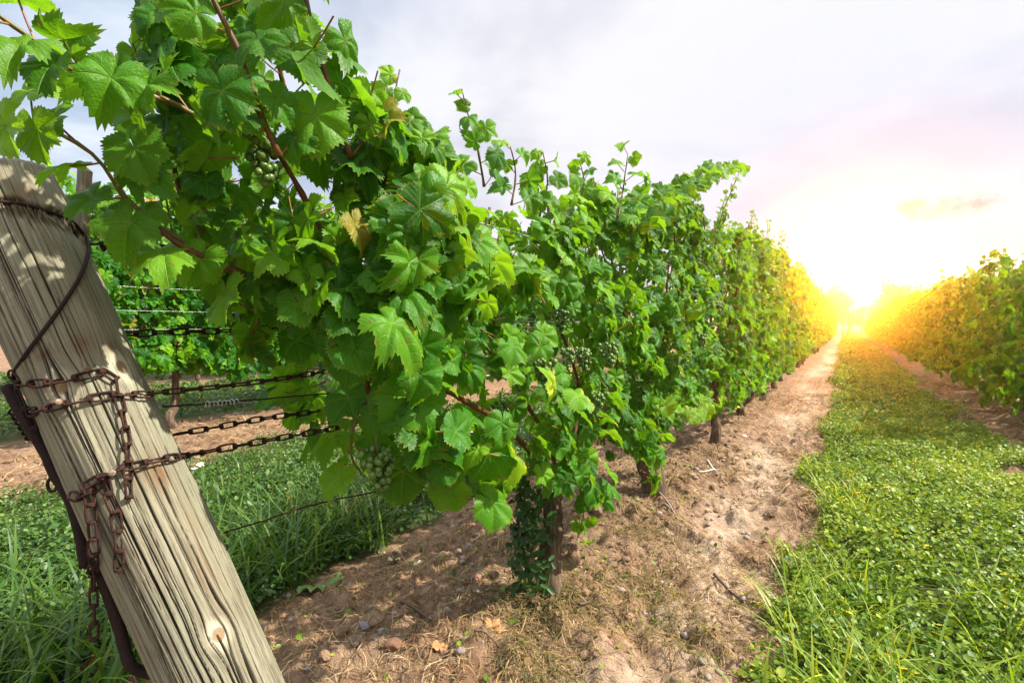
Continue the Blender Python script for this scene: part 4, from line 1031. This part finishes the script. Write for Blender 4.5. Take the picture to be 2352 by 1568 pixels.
# bindweed climbing the first trunk
mb = MB(); bw = base1.copy()
K = 330; q = rng.random(K) ** .8; a = -2.1 + rng.normal(size=K) * .9; rr = .045 + .035 * rng.random(K) + .05 * (1 - q) * rng.random(K)
pos = np.stack([bw[0] - .02 + rr * np.cos(a), bw[1] - .05 + rr * np.sin(a), bw[2] + .03 + q * .42], 1)
leaflets(mb, pos, np.stack([np.cos(a) * .9, np.sin(a) * .9 - .2, .5 + rng.normal(size=K) * .4], 1), rng.uniform(.018, .042, K), rng.random(K) * .35, 0, .27)
for k in range(12):
    u = np.linspace(0, 1, 20); a0 = random.random() * 6; P = np.stack([bw[0] - .02 + .05 * np.cos(a0 + u * 4), bw[1] - .05 + .05 * np.sin(a0 + u * 4), bw[2] + u * random.uniform(.25, .45)], 1)
    tube(mb, P, .0014, 5, 0, rnd=.4)
o = mb.build('bindweed', CLOVER_D); setloc(o, bw + np.array([0, 0, .02])); tag(o, 'dark green bindweed climbing the trunk of the nearest vine', 'climbing weed')

# stones
STONE = plain('stone', (.25, .20, .165), .85, .25, .35, 60)
STONE_D = plain('dark_stone', (.20, .18, .18), .85, .25, .3, 60)
import bmesh
def stone_verts(sub, seed):
    bm = bmesh.new(); bmesh.ops.create_icosphere(bm, subdivisions=sub, radius=1.0)
    v = np.array([x.co[:] for x in bm.verts]); f = np.array([[q.index for q in p.verts] for p in bm.faces]); bm.free()
    d = .55 + .95 * fbm(v[:, 0] * 1.3 + 9, v[:, 1] * 1.3 + 9, v[:, 2] * 1.3 + 9, 3, seed); v = v * d[:, None]
    return v * np.array([1, .8, .6]), f
mb = MB(); SV = [stone_verts(2, k) for k in range(6)]
x, y = soil_pts(1500, -1.8, -.2, .35, 5.5, 451, .52, .9)
for k in range(len(x)):
    v, f = SV[k % 6]; s = .004 + .014 * random.random() ** 3.5; a = random.random() * 6
    Rz = np.array([[math.cos(a), -math.sin(a), 0], [math.sin(a), math.cos(a), 0], [0, 0, 1]])
    mb.add(v @ Rz.T * s + np.array([x[k], y[k], gz(x[k], y[k]) + s * .25]), f)
mb2 = MB(); x, y = soil_pts(1500, -1.75, -.3, .4, 5.0, 453, .50, .9); k_ = np.abs(x + .45) > .12; x, y = x[k_], y[k_]
for k in range(len(x)):
    v, f = SV[k % 6]; s = .004 + .020 * random.random() ** 3; a = random.random() * 6
    Rz = np.array([[math.cos(a), -math.sin(a), 0], [math.sin(a), math.cos(a), 0], [0, 0, 1]])
    v = v + .10 * (_h((v * 50).astype(np.int64)[:, 0], (v * 50).astype(np.int64)[:, 1], (v * 50).astype(np.int64)[:, 2], k)[:, None] - .5) * v
    mb2.add(v @ Rz.T * s + np.array([x[k], y[k], gz(x[k], y[k]) + s * .15]), f, grass=np.zeros(len(v)), track=np.zeros(len(v)))
tag(mb2.build('soil_crumbs', SOIL, smooth=False), 'crumbled clods of brown earth scattered over the soil', 'soil', kind='stuff')
s5 = mb.build('gravel', STONE); tag(s5, 'small pebbles lying in the soil below the vines', 'gravel', kind='stuff')
for (a, b_, s, lab, m) in [(836, 1452, .020, 'grey stone lying on the soil right of the post foot', STONE_D), (905, 1420, .013, 'small pale stone behind the grey stone', STONE), (1095, 1330, .024, 'reddish lump of stone left of the bindweed covered trunk', plain('red_stone', (.22, .11, .08), .9, .2)),
                        (985, 1430, .012, 'round pebble beside a dark twig', STONE), (1095, 1375, .013, 'pale angular stone in front of the first trunk', plain('pale_stone', (.48, .40, .32), .85, .2)), (905, 1500, .026, 'brown clod of earth near the lower frame edge', plain('clod', (.19, .10, .06), .95, .1)),
                        (1710, 1005, .022, 'pale stone on the path beside the third vine', plain('white_stone', (.55, .50, .45), .8, .2)), (1600, 1085, .020, 'tan stone right of the second vine trunk', STONE), (240, 1500, .07, 'flat reddish stone in the grass left of the iron hook', plain('brick_stone', (.34, .13, .06), .9, .2))]:
    p = onz(a, b_, 0.0); p[2] = gz(p[0], p[1]) + s * .2; v, f = stone_verts(3, int(a)); q = MB(); q.add(v * s, f); o = q.build('stone', m); o.location = p; o.rotation_euler = (0, 0, random.random() * 6); tag(o, lab, 'stone')
# twigs
TWIG = plain('grey_twig', (.30, .24, .19), .85, .2, .35, 90)
TWIG_D = plain('dark_twig', (.11, .07, .05), .85, .2, .35, 90)
def twig(pp, r, label, m, forks=()):
    P = [onz(x, y, 0) for x, y in pp]
    for p in P: p[2] = gz(p[0], p[1]) + r * 1.6 + .006
    b = MB(); Q = resample(spline(P, 30), .01); tube(b, Q, np.linspace(r, r * .5, len(Q)), 8, wob=.25)
    for fk in forks:
        P2 = [onz(x, y, 0) for x, y in fk]
        for p in P2: p[2] = gz(p[0], p[1]) + r * 1.6 + .008
        Q = resample(spline(P2, 20), .01); tube(b, Q, np.linspace(r * .8, r * .4, len(Q)), 7, wob=.2)
    o = b.build('twig', m); setloc(o, P[0]); tag(o, label, 'twig')
twig([(1490, 1125), (1530, 1165), (1560, 1195), (1590, 1215)], .006, 'long pale twig running down from the second trunk', TWIG, [[(1545, 1180), (1525, 1172), (1510, 1172)]])
twig([(1625, 1062), (1640, 1085), (1660, 1095)], .007, 'forked white twig on the path right of the second trunk', plain('white_twig', (.52, .47, .42), .8, .2), [[(1640, 1085), (1620, 1095), (1605, 1100)]])
twig([(920, 1400), (955, 1412), (990, 1440)], .006, 'short dark twig lying right of the grey stone', TWIG_D)
twig([(1640, 1318), (1690, 1350), (1740, 1380)], .007, 'dark twig on the path near the grass edge', TWIG_D)
twig([(1330, 1410), (1355, 1400), (1370, 1385)], .005, 'small brown twig right of the first trunk base', TWIG_D)
twig([(1090, 1530), (1110, 1525), (1150, 1540)], .004, 'thin brown twig at the lower edge', TWIG_D)
# fallen leaves
DRYLEAF = plain('dry_leaf', (.34, .17, .07), .7, .3, .4, 50); PALELEAF = plain('pale_leaf', (.42, .36, .20), .7, .3, .3, 50); OLIVELEAF = plain('olive_leaf', (.13, .20, .05), .6, .3, .4, 50)
for k, (a, b_, s, lab, m) in enumerate([(1130, 1470, .035, 'curled brown dead leaf at the bottom of the soil', DRYLEAF), (905, 1220 + 60, .03, 'pale dry leaf lying behind the stones', PALELEAF), (720, 1340, .06, 'withered olive vine leaf on the straw', OLIVELEAF), (770, 1320, .055, 'green fallen vine leaf on the straw beside the grass', OLIVELEAF), (960, 1280, .028, 'small tan leaf on the bright soil', PALELEAF),
                                     (1100, 1150, .05, 'pale dead leaf under the hanging foliage', PALELEAF), (1010, 1515, .03, 'rusty brown leaf scrap near the frame bottom', DRYLEAF), (1150, 1490, .03, 'second curled brown leaf right of the first', DRYLEAF), (1690, 960, .05, 'bright yellow dying leaf at the foot of the third vine', plain('yellow_leaf', (.62, .38, .03), .5, .3))]):
    p = onz(a, b_, 0); p[2] = gz(p[0], p[1]) + .012
    if 'yellow' in lab: p[2] += .10
    V, F, ed = HI[k % len(HI)]; q = MB(); W = V * s; W[:, 2] *= 1.8; q.add(W, F); o = q.build('fallen_leaf', m); o.location = p; o.rotation_euler = (random.uniform(-.35, .35), random.uniform(-.35, .35), random.random() * 6); tag(o, lab, 'leaf')
# one white wildflower by the chains
fl = onz(458, 1110, 0); fl[2] = gz(fl[0], fl[1])
rt = thing('white_flower', 'small cluster of white flowers in the grass right of the post', 'flower', fl)
b = MB(); tube(b, [(0, 0, 0), (.01, 0, .08), (0, .01, .16)], .002, 6, rnd=.4); b.build('stem', GRASSM, rt)
for hx_, hy_, hz_ in [(0, .01, .16), (.028, .0, .150), (-.024, .012, .146), (.008, -.03, .138)]:
    b = MB(); u = np.linspace(0, 2 * PI, 9)[:-1]
    for k in range(9):
        c = np.array([hx_, hy_, hz_]) + np.array([math.cos(k * 2.4), math.sin(k * 2.4), .3]) * (.0035 + .0009 * k)
        a = np.arange(6) / 6 * 2 * PI
        leaflets(b, np.tile(c, (6, 1)), np.stack([np.cos(a) * .4, np.sin(a) * .4, np.ones(6)], 1), np.full(6, .009), np.full(6, .7))
    b.build('flower_head', PETALM, rt)


# ------------------------------------------------------------------ trees at the end of the alley
TREEM = plant_material('tree_leaf', (.030, .060, .014), (.055, .10, .02), (.10, .16, .03), .6, .3)
def tree(px_, topy, depth, wid, label, dens=1.0, seed=0):
    p = atd(px_, 742, depth); H = atd(px_, topy, depth)[2]; p[2] = -.05; r_ = np.random.default_rng(seed)
    root = thing('tree', label, 'tree', p); b = MB()
    tube(b, [(0, 0, 0), (.1, 0, H * .3), (0, .1, H * .6), (.1, 0, H * .93)], [H * .028, H * .02, H * .013, H * .004], 9)
    br = []
    for k in range(13):
        z0 = H * r_.uniform(.25, .8); a = r_.random() * 2 * PI; L = wid * r_.uniform(.5, 1.0) * (1.15 - z0 / H * .6)
        e = np.array([math.cos(a) * L, math.sin(a) * L, z0 + L * r_.uniform(.35, .8)]); e[2] = min(e[2], H * .97); br.append(e)
        tube(b, [(0, 0, z0), e * [.5, .5, 0] + [0, 0, z0 * .45 + e[2] * .55], e], [H * .010, H * .006, H * .002], 6)
    b.build('trunk', BARK, root); c = MB(); P = []
    for e in br + [np.array([0, 0, H * .92]), np.array([.2, .1, H * .8])]:
        n = int(150 * dens); s = wid * .34
        P.append(e + r_.normal(size=(n, 3)) * s * np.array([.75, .75, .55]))
    P = np.concatenate(P); P = P[(P[:, 2] < H * 1.01) & (P[:, 2] > H * .08)]; K = len(P)
    leaflets(c, P, r_.normal(size=(K, 3)), H * .030 * r_.uniform(.7, 1.5, K), r_.random(K), 0, .5)
    c.build('crown', TREEM, root)
for k, (a, ty, dpt, wd, dens, lab) in enumerate([(1915, 650, 50, 1.3, .7, 'slim hazy tree at the left end of the distant tree line'), (1948, 676, 51, 1.2, .5, 'thin hazy tree just left of the sun'), (1978, 700, 49, 1.3, .6, 'low bushy tree right below the sun'),
                                               (2026, 634, 50, 1.5, .9, 'tallest rounded tree just right of the sun'), (2052, 664, 49, 1.5, .8, 'rounded tree between the tallest tree and the sparse one'), (2090, 648, 49, 1.5, .22, 'sparse half bare tree at the right of the distant tree line'), (2120, 694, 49, 1.4, .6, 'low hazy tree above the right vine row'), (1935, 712, 48, 1.2, .6, 'low dark bush at the end of the alley')]):
    tree(a, ty, dpt, wd, lab, dens, 700 + k)

# ------------------------------------------------------------------ air: warm evening haze over the whole field
t = NT('haze_air'); nd = t.n('VolumePrincipled')
nd.inputs['Color'].default_value = (1.0, .84, .68, 1); nd.inputs['Density'].default_value = .0050; nd.inputs['Anisotropy'].default_value = .95
t.t.links.new(nd.outputs[0], t.out.inputs['Volume'])
hx = 190.0; hz0, hz1 = -1.6, 5.6
V = [(x, y, z) for x in (-hx, hx) for y in (-hx, hx) for z in (hz0, hz1)]
mb = MB(); mb.add(V, [[0, 1, 3, 2], [4, 6, 7, 5], [0, 4, 5, 1], [2, 3, 7, 6], [0, 2, 6, 4], [1, 5, 7, 3]])
hz = mb.build('haze', t.m, smooth=False); tag(hz, 'warm golden haze hanging over the whole vineyard', 'haze', kind='stuff')

# ------------------------------------------------------------------ render settings
scn.view_settings.view_transform = 'Standard'; scn.view_settings.look = 'None'; scn.view_settings.gamma = 1.0
scn.view_settings.exposure = 1.15
cy = scn.cycles
cy.max_bounces = 6; cy.diffuse_bounces = 3; cy.glossy_bounces = 2; cy.transmission_bounces = 4; cy.volume_bounces = 0; cy.transparent_max_bounces = 4
cy.use_denoising = True; cy.sample_clamp_indirect = 6
